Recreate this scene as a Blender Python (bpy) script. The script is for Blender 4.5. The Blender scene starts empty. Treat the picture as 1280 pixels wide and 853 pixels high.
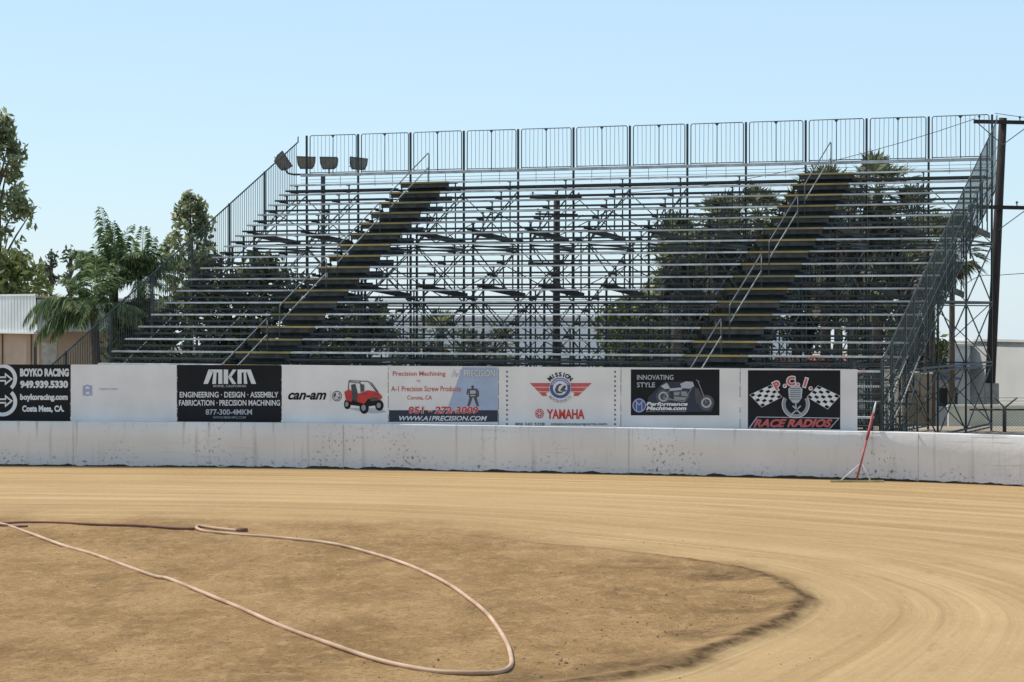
import bpy, math, random
import numpy as np
from mathutils import Vector, Matrix
random.seed(7); RNG = np.random.default_rng(7)
sc = bpy.context.scene
C = sc.collection
F, H, HOR = 3023.9, 3.4, 389.0           # focal length in photo pixels, camera height, horizon row

def at(px, py, Y):                        # a place seen at a photo pixel at distance Y
    return Vector(((px-640)/F*Y, Y, H-(py-HOR)/F*Y))
def srgb(r, g, b):
    f = lambda c: (c/12.92 if c <= .04045 else ((c+.055)/1.055)**2.4)
    return (f(r/255), f(g/255), f(b/255))

# ------------------------------------------------------------------ objects
def tag(o, label=None, cat=None, group=None, kind=None):
    if label: o['label'] = label
    if cat: o['category'] = cat
    if group: o['group'] = group
    if kind: o['kind'] = kind
    return o
def thing(name, label, cat, loc=(0,0,0), rotz=0, group=None):
    o = bpy.data.objects.new(name, None); C.objects.link(o)
    o.location = loc; o.rotation_euler = (0,0,rotz); o.empty_display_size = .2
    return tag(o, label, cat, group)
def link(name, me, mat, parent=None):
    o = bpy.data.objects.new(name, me); C.objects.link(o)
    if mat and not me.materials: me.materials.append(mat)
    if parent: o.parent = parent
    return o
def mesh_np(verts, faces, smooth=False):
    me = bpy.data.meshes.new('mesh')
    v = np.asarray(verts, np.float32).reshape(-1,3); f = np.asarray(faces, np.int32)
    n = f.shape[1]
    me.vertices.add(len(v)); me.vertices.foreach_set('co', v.ravel())
    me.loops.add(f.size); me.loops.foreach_set('vertex_index', f.ravel())
    me.polygons.add(len(f)); me.polygons.foreach_set('loop_start', np.arange(0, f.size, n, dtype=np.int32))
    me.update(calc_edges=True)
    if smooth: me.polygons.foreach_set('use_smooth', np.ones(len(f), bool))
    return me
class MB:
    def __init__(s): s.v = []; s.f = []; s.sm = []
    def box(s, a, b):
        x0,y0,z0 = a; x1,y1,z1 = b; n = len(s.v)
        s.v += [(x0,y0,z0),(x1,y0,z0),(x1,y1,z0),(x0,y1,z0),(x0,y0,z1),(x1,y0,z1),(x1,y1,z1),(x0,y1,z1)]
        s.f += [(n,n+3,n+2,n+1),(n+4,n+5,n+6,n+7),(n,n+1,n+5,n+4),(n+1,n+2,n+6,n+5),(n+2,n+3,n+7,n+6),(n+3,n,n+4,n+7)]
        return s
    def bar(s, a, b, w, h=None, up=(0,0,1)):
        a = Vector(a); b = Vector(b); h = h or w
        d = (b-a).normalized(); u = Vector(up)
        if abs(d.dot(u)) > .98: u = Vector((0,1,0))
        x = d.cross(u).normalized()*w/2; y = x.cross(d).normalized()*h/2; n = len(s.v)
        for p in (a, b): s.v += [tuple(p-x-y), tuple(p+x-y), tuple(p+x+y), tuple(p-x+y)]
        s.f += [(n,n+1,n+2,n+3),(n+7,n+6,n+5,n+4)]+[(n+i,n+4+i,n+4+(i+1)%4,n+(i+1)%4) for i in range(4)]
        return s
    def tube(s, pts, r, seg=8, cap=True):
        pts = [Vector(p) for p in pts]; n0 = len(s.v); rs = r if isinstance(r,(list,tuple)) else [r]*len(pts)
        prev = None
        for i, p in enumerate(pts):
            d = (pts[min(i+1,len(pts)-1)]-pts[max(i-1,0)]).normalized()
            if prev is None:
                u = Vector((0,0,1)) if abs(d.z) < .9 else Vector((1,0,0))
                x = d.cross(u).normalized()
            else: x = (prev-d*prev.dot(d)).normalized()
            prev = x; y = d.cross(x)
            for k in range(seg):
                a = 2*math.pi*k/seg; s.v.append(tuple(p+(x*math.cos(a)+y*math.sin(a))*rs[i]))
        for i in range(len(pts)-1):
            for k in range(seg):
                a = n0+i*seg+k; b = n0+i*seg+(k+1)%seg
                s.f.append((a,b,b+seg,a+seg)); s.sm.append(len(s.f)-1)
        if cap:
            s.f.append(tuple(n0+k for k in reversed(range(seg))))
            s.f.append(tuple(n0+(len(pts)-1)*seg+k for k in range(seg)))
        return s
    def poly(s, pts, y=0.0):              # flat polygon in the x-z plane, facing -y
        n = len(s.v); s.v += [(p[0], y, p[1]) for p in pts]
        ar = sum(pts[i][0]*pts[(i+1)%len(pts)][1]-pts[(i+1)%len(pts)][0]*pts[i][1] for i in range(len(pts)))
        idx = list(range(n, n+len(pts)))
        s.f.append(tuple(idx if ar > 0 else reversed(idx))); return s
    def face(s, pts):
        n = len(s.v); s.v += [tuple(p) for p in pts]; s.f.append(tuple(range(n, n+len(pts)))); return s
    def mesh(s):
        me = bpy.data.meshes.new('mesh'); me.from_pydata(s.v, [], s.f)
        for i in s.sm: me.polygons[i].use_smooth = True
        me.update(); return me
    def build(s, name, mat, parent=None): return link(name, s.mesh(), mat, parent)

# ------------------------------------------------------------------ materials
def nodes_of(name):
    m = bpy.data.materials.new(name); m.use_nodes = True
    nt = m.node_tree; b = nt.nodes['Principled BSDF']; return m, nt, nt.nodes, nt.links, b
def mat(name, col, rough=.6, metal=0., var=.25, scale=6., bump=0., bscale=40., dark=None, coords='Object', sxyz=(1,1,1), spec=.5):
    m, nt, N, L, b = nodes_of(name)
    tc = N.new('ShaderNodeTexCoord'); mp = N.new('ShaderNodeMapping'); mp.inputs['Scale'].default_value = sxyz
    L.new(tc.outputs[coords], mp.inputs['Vector'])
    n = N.new('ShaderNodeTexNoise'); n.inputs['Scale'].default_value = scale; n.inputs['Detail'].default_value = 5
    L.new(mp.outputs[0], n.inputs['Vector'])
    r = N.new('ShaderNodeValToRGB'); L.new(n.outputs['Fac'], r.inputs['Fac'])
    d = dark or tuple(c*(1-var) for c in col)
    r.color_ramp.elements[0].position = .32; r.color_ramp.elements[0].color = (*d, 1)
    r.color_ramp.elements[1].position = .68; r.color_ramp.elements[1].color = (*[min(1,c*(1+var*.5)) for c in col], 1)
    L.new(r.outputs['Color'], b.inputs['Base Color'])
    b.inputs['Roughness'].default_value = rough; b.inputs['Metallic'].default_value = metal
    b.inputs['Specular IOR Level'].default_value = spec
    if bump:
        n2 = N.new('ShaderNodeTexNoise'); n2.inputs['Scale'].default_value = bscale; L.new(mp.outputs[0], n2.inputs['Vector'])
        bp = N.new('ShaderNodeBump'); bp.inputs['Strength'].default_value = bump; bp.inputs['Distance'].default_value = .02
        L.new(n2.outputs['Fac'], bp.inputs['Height']); L.new(bp.outputs[0], b.inputs['Normal'])
    return m
def vary(m, lo=.75, hi=1.2):
    nt = m.node_tree; N, L = nt.nodes, nt.links; b = N['Principled BSDF']; src = b.inputs['Base Color'].links[0].from_socket
    oi = N.new('ShaderNodeObjectInfo'); r = N.new('ShaderNodeMapRange'); r.inputs['To Min'].default_value = lo; r.inputs['To Max'].default_value = hi
    L.new(oi.outputs['Random'], r.inputs['Value']); hs = N.new('ShaderNodeHueSaturation'); L.new(r.outputs[0], hs.inputs['Value']); L.new(src, hs.inputs['Color']); L.new(hs.outputs[0], b.inputs['Base Color'])
def leaf_mat(name, col, light, trans=.25):
    m, nt, N, L, b = nodes_of(name)
    g = N.new('ShaderNodeNewGeometry'); r = N.new('ShaderNodeValToRGB')
    L.new(g.outputs['Random Per Island'], r.inputs['Fac'])
    r.color_ramp.elements[0].color = (*[c*.55 for c in col], 1); r.color_ramp.elements[1].color = (*light, 1)
    e = r.color_ramp.elements.new(.6); e.color = (*col, 1)
    L.new(r.outputs['Color'], b.inputs['Base Color']); b.inputs['Roughness'].default_value = .5
    b.inputs['Specular IOR Level'].default_value = .12
    t = N.new('ShaderNodeBsdfTranslucent'); L.new(r.outputs['Color'], t.inputs['Color'])
    mx = N.new('ShaderNodeMixShader'); mx.inputs['Fac'].default_value = trans
    L.new(b.outputs[0], mx.inputs[1]); L.new(t.outputs[0], mx.inputs[2])
    L.new(mx.outputs[0], N['Material Output'].inputs['Surface']); return m

M = {}
M['alu'] = mat('weathered_aluminium', (.62,.61,.60), .45, .2, .3, 3., .1, dark=(.40,.39,.37))
M['steel'] = mat('dark_green_steel', (.024,.036,.037), .55, .0, .5, 4.)
M['steel2'] = mat('dark_grey_steel', (.045,.062,.062), .5, .2, .5, 4.)
M['galv'] = mat('galvanised_rail', (.12,.13,.13), .45, .5, .35, 5.)
M['rail'] = mat('handrail_tube', (.10,.10,.10), .5, .4, .5, 3., dark=(.05,.05,.05))
M['rail_lo'] = mat('worn_handrail_tube', (.28,.28,.26), .5, .4, .4, 3., dark=(.10,.10,.10))
M['foot'] = mat('footboard_dark', (.030,.038,.040), .7, 0, .4, 5.)
M['riser'] = mat('stair_riser_navy', (.052,.072,.086), .6, 0, .5, 5.)
M['nosing'] = mat('faded_yellow_nosing', (.44,.29,.09), .7, 0, .4, 1.1, dark=(.24,.21,.10))
M['plank'] = mat('old_timber_plank', (.085,.078,.07), .9, 0, .5, 4., sxyz=(1,.2,1))
M['pole'] = mat('creosoted_pole', (.034,.024,.021), .9, 0, .55, 3., .4, 20, sxyz=(6,6,.5))
M['wire'] = mat('black_wire', (.04,.04,.045), .6)
M['lamp'] = mat('floodlight_housing', (.13,.12,.11), .6, .1, .6, 5.)
M['lampglass'] = mat('lamp_glass', (.20,.16,.12), .3)
M['board'] = mat('white_painted_plywood', (.78,.755,.745), .5, 0, .10, 1.2, .45, 3)
M['black'] = mat('black_vinyl', (.008,.009,.012), .55, 0, .3, 2., spec=.25)
M['white_ink'] = mat('white_print', (.70,.70,.72), .5, 0, .08, 4)
M['grey_ink'] = mat('grey_print', (.26,.27,.30), .5, 0, .1, 4)
M['dgrey_ink'] = mat('dark_grey_print', (.07,.075,.085), .5, 0, .3, 4)
M['lgrey_ink'] = mat('pale_grey_print', (.42,.44,.50), .5, 0, .08, 4)
M['red_ink'] = mat('red_print', (.55,.035,.03), .5, 0, .15, 4)
M['pink_ink'] = mat('faded_red_print', (.55,.10,.10), .5, 0, .15, 4)
M['blue_ink'] = mat('blue_print', (.05,.09,.28), .5, 0, .15, 4)
M['pale_blue_ink'] = mat('faded_blue_print', (.36,.40,.62), .5, 0, .15, 4)
M['sky_ink'] = mat('pale_blue_print', (.36,.44,.60), .5, 0, .1, 3)
M['navy_ink'] = mat('navy_print', (.018,.024,.05), .5, 0, .15, 4)
M['hose'] = mat('pink_fire_hose', (.56,.38,.25), .85, 0, .2, 1.6, .1, 60, dark=(.38,.23,.14))
M['hose_dark'] = mat('wet_red_hose', (.20,.085,.06), .8, 0, .4, 1.5, .3, 60)
M['red'] = mat('faded_red_handle', (.36,.045,.04), .6, 0, .35, 6.)
M['white'] = mat('white_metal', (.72,.71,.69), .5, 0, .15, 5.)
M['rakewood'] = mat('rake_blade', (.46,.37,.17), .6, 0, .3, 6.)
M['corr'] = mat('white_corrugated_metal', (.80,.80,.77), .4, .1, .1, 1.5)
M['corr_shade'] = mat('shaded_corrugated_metal', (.56,.55,.53), .5, .1, .15, 1.5)  # white metal on the side away from the sun, shade put into its colour
M['tan'] = mat('tan_stucco', (.50,.36,.26), .9, 0, .12, 1.5, .2)
M['door'] = mat('beige_door', (.55,.52,.44), .6)
M['dark'] = mat('dark_opening', (.02,.02,.022), .5)
M['stucco'] = mat('white_stucco', (.80,.785,.76), .9, 0, .1, .6, .2)
M['cream'] = mat('cream_block', (.66,.62,.50), .9, 0, .12, 1.5, .2)
M['booth'] = mat('tan_cabinet', (.30,.23,.16), .7, 0, .2, 2.)
M['booth2'] = mat('brown_cabinet_door', (.22,.15,.10), .7, 0, .2, 2.)
M['far_white'] = mat('pale_warehouse', (.62,.64,.66), .8, 0, .1, .3)
M['terra'] = mat('terracotta', (.45,.15,.09), .8, 0, .4, 6.)
M['trunk'] = mat('grey_brown_bark', (.14,.11,.085), .95, 0, .5, 5., .5, 20)
M['palmtrunk'] = mat('palm_trunk', (.10,.075,.055), .95, 0, .5, 8., .5, 20, sxyz=(1,1,5))
M['ground'] = mat('packed_earth', (.34,.27,.19), .95, 0, .25, .5)
M['euc'] = leaf_mat('eucalyptus_leaves', (.25,.275,.14), (.54,.56,.32), .5)
M['dk'] = leaf_mat('dark_leaves', (.075,.09,.045), (.24,.27,.13), .4)
M['yel'] = leaf_mat('yellow_green_leaves', (.13,.15,.05), (.32,.33,.11), .45)
M['gry'] = leaf_mat('grey_green_leaves', (.09,.115,.065), (.20,.23,.14))
M['frond'] = leaf_mat('palm_frond', (.10,.15,.06), (.36,.44,.20), .5)
M['fan'] = leaf_mat('fan_palm_frond', (.12,.13,.07), (.42,.42,.22), .45)
M['dead'] = leaf_mat('dry_palm_skirt', (.12,.10,.07), (.28,.24,.165), .3)

for q in ('alu','foot','riser','nosing','plank','corr'): vary(M[q])
vary(M['board'], .93, 1.05)
def painted_wall():
    m, nt, N, L, b = nodes_of('stained_white_wall')
    tc = N.new('ShaderNodeTexCoord'); at_ = N.new('ShaderNodeAttribute'); at_.attribute_name = 'wuv'
    def noise(scale, sx, sz, det=6, ofs=0):
        mp = N.new('ShaderNodeMapping'); mp.inputs['Scale'].default_value = (sx, sz, 1); mp.inputs['Location'].default_value = (ofs, ofs, 0)
        L.new(at_.outputs['Vector'], mp.inputs['Vector'])
        n = N.new('ShaderNodeTexNoise'); n.inputs['Scale'].default_value = scale; n.inputs['Detail'].default_value = det
        L.new(mp.outputs[0], n.inputs['Vector']); return n
    def ramp(src, p0, p1, c0=0, c1=1):
        r = N.new('ShaderNodeMapRange'); r.inputs['From Min'].default_value = p0; r.inputs['From Max'].default_value = p1
        r.inputs['To Min'].default_value = c0; r.inputs['To Max'].default_value = c1; L.new(src, r.inputs['Value']); return r.outputs[0]
    def math_(op, a, bb):
        n = N.new('ShaderNodeMath'); n.operation = op; n.use_clamp = True
        for i, q in enumerate((a, bb)):
            if isinstance(q, (int, float)): n.inputs[i].default_value = q
            else: L.new(q, n.inputs[i])
        return n.outputs[0]
    def mix(fac, a, col):
        x = N.new('ShaderNodeMixRGB'); L.new(fac, x.inputs[0])
        if isinstance(a, tuple): x.inputs[1].default_value = (*a, 1)
        else: L.new(a, x.inputs[1])
        x.inputs[2].default_value = (*col, 1); return x.outputs[0]
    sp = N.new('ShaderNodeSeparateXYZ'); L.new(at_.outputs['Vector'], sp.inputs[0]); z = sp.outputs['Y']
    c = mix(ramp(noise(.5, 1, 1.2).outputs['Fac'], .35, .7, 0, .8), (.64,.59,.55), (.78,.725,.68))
    c = mix(ramp(z, .48, .1, 0, .55), c, (.57,.55,.58))                           # cooler foot, the bluish tint of the shade put into the colour
    pt = noise(.16, 1, .6, 2, 31); c = mix(ramp(pt.outputs['Fac'], .60, .63, 0, .28), c, (.80,.77,.73))   # repaint patches
    st = noise(3.2, 2.2, .16, 6, 3); top = ramp(z, .1, 1.0, .25, 1)
    c = mix(math_('MULTIPLY', ramp(st.outputs['Fac'], .57, .72, 0, .75), top), c, (.33,.255,.20))  # rust runs
    st2 = noise(1.1, 2.6, .10, 4, 17)
    c = mix(ramp(st2.outputs['Fac'], .62, .70, 0, .4), c, (.28,.23,.20))
    spn = noise(15, 1, .8, 5, 9); msk = noise(.9, 1, 1.0, 3, 21); low = ramp(z, .9, .12, .35, 1.)
    c = mix(math_('MULTIPLY', math_('MULTIPLY', ramp(spn.outputs['Fac'], .58, .66), ramp(msk.outputs['Fac'], .45, .6)), low), c, (.17,.14,.12))
    sp2 = noise(9, .8, 1.2, 6, 5)
    c = mix(math_('MULTIPLY', ramp(sp2.outputs['Fac'], .60, .68, 0, .8), ramp(z, .30, .08)), c, (.07,.055,.05))
    sf = noise(1.3, .35, 14, 3, 51); sm = noise(.33, 1, 1.5, 2, 77)
    c = mix(math_('MULTIPLY', ramp(sf.outputs['Fac'], .62, .68, 0, .6), ramp(sm.outputs['Fac'], .52, .6)), c, (.24,.21,.19))
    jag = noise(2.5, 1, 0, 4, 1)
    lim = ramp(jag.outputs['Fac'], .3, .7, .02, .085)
    edge = math_('LESS_THAN', z, lim); c = mix(edge, c, (.035,.026,.02))  # gap shadow painted as a dark ragged line along the foot
    L.new(c, b.inputs['Base Color']); b.inputs['Roughness'].default_value = .8
    bn = noise(8, 1, 1, 6, 2); bp = N.new('ShaderNodeBump'); bp.inputs['Strength'].default_value = .35; bp.inputs['Distance'].default_value = .02
    L.new(bn.outputs['Fac'], bp.inputs['Height']); L.new(bp.outputs[0], b.inputs['Normal'])
    return m
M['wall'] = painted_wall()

def dirt():
    m, nt, N, L, b = nodes_of('raked_dirt')
    at_ = N.new('ShaderNodeAttribute'); at_.attribute_name = 'trk'     # x: across the track, y: along it, z: infield amount
    bm_ = N.new('ShaderNodeAttribute'); bm_.attribute_name = 'berm'
    tc = N.new('ShaderNodeTexCoord'); sp = N.new('ShaderNodeSeparateXYZ'); L.new(at_.outputs['Vector'], sp.inputs[0])
    def noise(vec, scale, s=(1,1,1), det=6, ofs=0, rgh=.5):
        mp = N.new('ShaderNodeMapping'); mp.inputs['Scale'].default_value = s; mp.inputs['Location'].default_value = (ofs,ofs,0)
        L.new(vec, mp.inputs['Vector']); n = N.new('ShaderNodeTexNoise')
        n.inputs['Scale'].default_value = scale; n.inputs['Detail'].default_value = det; n.inputs['Roughness'].default_value = rgh
        L.new(mp.outputs[0], n.inputs['Vector']); return n.outputs['Fac']
    def ramp(src, p0, p1, c0=0, c1=1):
        r = N.new('ShaderNodeMapRange'); r.inputs['From Min'].default_value = p0; r.inputs['From Max'].default_value = p1
        r.inputs['To Min'].default_value = c0; r.inputs['To Max'].default_value = c1; L.new(src, r.inputs['Value']); return r.outputs[0]
    def mix(fac, a, c2):
        x = N.new('ShaderNodeMixRGB')
        if isinstance(fac, float): x.inputs[0].default_value = fac
        else: L.new(fac, x.inputs[0])
        for i, q in ((1, a), (2, c2)):
            if isinstance(q, tuple): x.inputs[i].default_value = (*q, 1)
            else: L.new(q, x.inputs[i])
        return x.outputs[0]
    def mul(a, c2):
        n = N.new('ShaderNodeMath'); n.operation = 'MULTIPLY'; n.use_clamp = True
        for i, q in enumerate((a, c2)):
            if isinstance(q, (int, float)): n.inputs[i].default_value = q
            else: L.new(q, n.inputs[i])
        return n.outputs[0]
    P = at_.outputs['Vector']; O = tc.outputs['Object']
    # track: long streaks left by the drag and by tyres
    s1 = noise(P, 1, (26, .06, 0), 3, 0); s2 = noise(P, 1, (90, .12, 0), 4, 5, .6); s3 = noise(P, 1, (9, .03, 0), 2, 9)
    blot = noise(O, .35, (1,1,1), 5, 3)
    t = mix(ramp(s3, .3, .7), (.335,.200,.086), (.435,.276,.128))
    t = mix(ramp(s1, .42, .72, 0, .6), t, (.56,.385,.195))
    t = mix(ramp(s2, .54, .72, 0, .5), t, (.265,.160,.068))
    t = mix(ramp(blot, .45, .75, 0, .35), t, (.30,.185,.08))
    # infield: rougher, browner
    i1 = noise(O, .75, (.8,.42,1), 8, 1, .66); i2 = noise(O, 3.6, (1,.5,1), 7, 7, .7); i3 = noise(O, 14, (1,1,1), 4, 2, .7)
    g = mix(ramp(i1, .38, .62), (.25,.140,.054), (.40,.240,.102))
    g = mix(ramp(i2, .50, .70, 0, .7), g, (.51,.325,.155))
    g = mix(ramp(i3, .54, .66, 0, .7), g, (.125,.072,.032)); i4 = noise(O, 1.4, (1,.45,1), 7, 15, .7); g = mix(ramp(i4, .55, .68, 0, .5), g, (.135,.078,.034))
    spk = noise(O, 26, (1,1,1), 2, 11); g = mix(ramp(spk, .64, .69, 0, .8), g, (.11,.07,.045))
    gr = noise(O, 30, (1,.5,1), 6, 8, .8); t = mix(ramp(gr, .52, .72, 0, .5), t, (.27,.175,.095)); gr2 = noise(O, 11, (1,.4,1), 6, 18, .75); t = mix(ramp(gr2, .52, .7, 0, .4), t, (.55,.38,.19))
    sc2 = noise(P, 1, (46, .5, 0), 5, 25, .7); t = mix(ramp(sc2, .58, .66, 0, .4), t, (.23,.14,.06))
    rut = noise(P, 1, (120, .05, 0), 3, 41, .6); rm = noise(P, 1, (5, .12, 0), 2, 33)
    t = mix(mul(ramp(rut, .55, .63), ramp(rm, .42, .6, 0, .42)), t, (.22,.135,.055))
    rut2 = noise(P, 1, (75, .04, 0), 3, 61, .6); t = mix(mul(ramp(rut2, .56, .64), ramp(rm, .60, .42, 0, .45)), t, (.60,.42,.21))
    i5 = noise(O, 7, (1,.55,1), 8, 45, .8); g = mix(ramp(i5, .53, .66, 0, .55), g, (.50,.31,.135)); i6 = noise(O, 55, (1,.6,1), 3, 71, .7); g = mix(ramp(i6, .55, .66, 0, .45), g, (.12,.068,.032))
    c = mix(sp.outputs['Z'], t, g)
    bf = noise(O, 5, (1,1,1), 5, 4, .7)
    c = mix(mul(bm_.outputs['Fac'], ramp(bf, .22, .55)), c, (.085,.044,.018))
    L.new(c, b.inputs['Base Color']); b.inputs['Roughness'].default_value = .95; b.inputs['Specular IOR Level'].default_value = .1
    h1 = noise(O, 9, (1,1,1), 8, 3, .7)
    ad = N.new('ShaderNodeMath'); ad.operation = 'MULTIPLY_ADD'; L.new(h1, ad.inputs[0]); L.new(ramp(sp.outputs['Z'], 0, 1, .25, 1.3), ad.inputs[1]); L.new(mul(s2, .5), ad.inputs[2])
    bp = N.new('ShaderNodeBump'); bp.inputs['Strength'].default_value = .8; bp.inputs['Distance'].default_value = .05
    L.new(ad.outputs[0], bp.inputs['Height']); L.new(bp.outputs[0], b.inputs['Normal'])
    return m
M['dirt'] = dirt()

# ------------------------------------------------------------------ curves of the track
def catmull(pts, n=16):
    P = [np.array(p, float) for p in pts]; P = [2*P[0]-P[1]]+P+[2*P[-1]-P[-2]]; out = []
    for i in range(1, len(P)-2):
        for k in range(n):
            t = k/n; out.append(.5*((2*P[i])+(-P[i-1]+P[i+1])*t+(2*P[i-1]-5*P[i]+4*P[i+1]-P[i+2])*t*t+(-P[i-1]+3*P[i]-3*P[i+1]+P[i+2])*t**3))
    out.append(P[-2]); return np.array(out)
WPX = [(-300,56.6),(0,57.2),(220,57.65),(430,58.4),(640,59.6),(840,60.8),(1040,62.2),(1150,63.2),(1280,64.9)]
WP = [((px-640)/s, F/s) for px, s in WPX]
WP = [(-60,58.5),(-30,55.4)]+WP[0:]+[(14.2,43.2),(17.6,38.6),(20.5,31)]
WALL = catmull(WP, 14)
INNER = catmull([(-60,44),(-24,40.8),(-8.4,39.6),(-3.1,38.6),(0,35.6),(2.5,32.6),(3.35,29.9),(3.38,27.7),(2.75,25.6),(1.80,23.4),(1.0,22.1),(-1,20.9),(-5,19.5),(-14,17.8),(-40,16)], 12)
def dist_poly(Q, P):
    best = np.full(len(Q), 1e9); arc = np.zeros(len(Q)); side = np.zeros(len(Q)); acc = 0
    for a, b in zip(P[:-1], P[1:]):
        d = b-a; l = np.hypot(*d); t = np.clip(((Q-a)@d)/(l*l), 0, 1)
        r = Q-(a+t[:,None]*d); dd = np.hypot(r[:,0], r[:,1]); m = dd < best
        cr = d[0]*r[:,1]-d[1]*r[:,0]
        best[m] = dd[m]; arc[m] = acc+t[m]*l; side[m] = np.sign(cr[m]); acc += l
    return best, arc, side
def vnoise(x, y, seed=0):
    xi = np.floor(x).astype(int); yi = np.floor(y).astype(int); fx = x-xi; fy = y-yi
    def h(a, b):
        v = np.sin(a*127.1+b*311.7+seed*74.7)*43758.5453; return v-np.floor(v)
    sx = fx*fx*(3-2*fx); sy = fy*fy*(3-2*fy)
    return (h(xi,yi)*(1-sx)+h(xi+1,yi)*sx)*(1-sy)+(h(xi,yi+1)*(1-sx)+h(xi+1,yi+1)*sx)*sy

# ground to the horizon, with a lower yard behind the stand
gx = np.array([-3000,-900,-300,-120,-60,-30,0,30,60,120,300,900,3000.]); gy = np.array([-400,-100,0,20,40,60,72,80,100,140,300,900,4000.])
GV = [(x, y, (-.03 if y <= 72 else min(-1.2, 3.4-.0150*y))) for y in gy for x in gx]
GF = [(j*13+i, j*13+i+1, (j+1)*13+i+1, (j+1)*13+i) for j in range(12) for i in range(12)]
link('ground', mesh_np(GV, GF), M['ground'])['kind'] = 'structure'

# the dirt oval: one sheet from the camera's side to the wall
xs = np.concatenate([np.arange(-34,-13,.5), np.arange(-13,14,.1), np.arange(14,30,.5)])
ys = np.concatenate([np.arange(2,16,.5), np.arange(16,42,.08), np.arange(42,58,.2)])
X, Y = np.meshgrid(xs, ys); Q = np.stack([X.ravel(), Y.ravel()], 1)
dI, aI, sI = dist_poly(Q, INNER); dW, aW, sW = dist_poly(Q, WALL)
inside = sI < 0                                    # infield side
u = np.where(inside, 0, dI/(dI+dW+1e-6))
soft = np.interp(Q[:,1], [29,33,38,60], [.10,.3,.9,1.2]); infl = 1/(1+np.exp((np.where(inside, -dI, dI)-.05*0-soft*.6+(.4+soft*1.6)*(vnoise(Q[:,0]*.7,Q[:,1]*.9,3)-.5)+soft*1.2*(vnoise(Q[:,0]*2.3,Q[:,1]*2.0,13)-.5))/(.1+soft*.55)))
mid = np.exp(-((aI-np.interp(0, [0], [0])))**2*0)
sd = np.where(inside, -dI, dI)
tip = np.interp(Q[:,1], [20,22,24,31,33.5,35.5,38,60], [.75,.8,1,1,.5,.3,.12,.08])*np.where(Q[:,0] > -3, 1, .1)
ragged = .16*(vnoise(aI*.9, aI*0, 8)-.5)+.08*(vnoise(aI*5, aI*0, 9)-.5)
berm = 1.15*np.exp(-((sd+ragged)/.10)**2)*tip + .8*np.exp(-((sd+.55+ragged*2)/.5)**2)*tip*np.clip(vnoise(Q[:,0]*2.2,Q[:,1]*2.2,4)*2-.8,0,1)
z = .004+.06*np.exp(-((sd+.12)/.22)**2)*tip+.03*berm*(vnoise(Q[:,0]*6,Q[:,1]*6,5)-.3)
z += np.where(inside, .02*(vnoise(Q[:,0]*1.2,Q[:,1]*1.2,6)-.5)+.012*(vnoise(Q[:,0]*5,Q[:,1]*5,7)-.5), 0)*np.clip(-sd,0,1)+.01
nx, ny = len(xs), len(ys)
idx = np.arange(nx*ny).reshape(ny, nx)
TF = np.stack([idx[:-1,:-1].ravel(), idx[:-1,1:].ravel(), idx[1:,1:].ravel(), idx[1:,:-1].ravel()], 1)
me = mesh_np(np.stack([Q[:,0], Q[:,1], z], 1), TF, True)
a = me.attributes.new('trk', 'FLOAT_VECTOR', 'POINT'); a.data.foreach_set('vector', np.stack([u, aI*.6+aW*.4, infl], 1).astype(np.float32).ravel())
a = me.attributes.new('berm', 'FLOAT', 'POINT'); a.data.foreach_set('value', np.clip(berm,0,1).astype(np.float32))
link('dirt_track', me, M['dirt'])['kind'] = 'structure'

# clods thrown up along the inside line and over the infield: nobody could count them
cv, cf = [], []
def clod(x, y, r):
    n = len(cv); zz = .012
    for k in range(6):
        a_ = k*math.pi/3+random.random()*.5; cv.append((x+r*math.cos(a_)*random.uniform(.7,1.2), y+r*math.sin(a_)*random.uniform(.7,1.2), zz))
    for k in range(6):
        a_ = k*math.pi/3+.3; cv.append((x+r*.5*math.cos(a_), y+r*.5*math.sin(a_), zz+r*random.uniform(.5,.9)))
    for k in range(6): cf.append((n+k, n+(k+1)%6, n+6+(k+1)%6, n+6+k))
    cf.append((n+6, n+7, n+8, n+9)); cf.append((n+6, n+9, n+10, n+11))
for i in range(620):
    k = random.randint(int(len(INNER)*.44), int(len(INNER)*.80)); p = INNER[k]; q = INNER[k-1]; d = (p-q)/max(1e-6, np.hypot(*(p-q))); nrm = np.array([d[1], -d[0]])
    o_ = random.gauss(.05, .13)+(abs(random.gauss(0,1.0)) if random.random() < .5 else 0)
    w = q+(p-q)*random.random()+nrm*o_
    clod(w[0], w[1], random.uniform(.005,.010)/random.uniform(.35,1))
for i in range(150):
    cx, cy = random.uniform(-7,3), random.uniform(22.5,38)
    for j in range(random.randint(1,5)):
        clod(cx+random.gauss(0,.25), cy+random.gauss(0,.15), random.uniform(.006,.014))
tag(link('dirt_clods', mesh_np(cv, cf), mat('dark_clod', (.17,.105,.065), .95, 0, .4, 5.)), 'dark clods of earth scattered over the infield and along its edge', 'dirt clods', kind='stuff')

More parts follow.
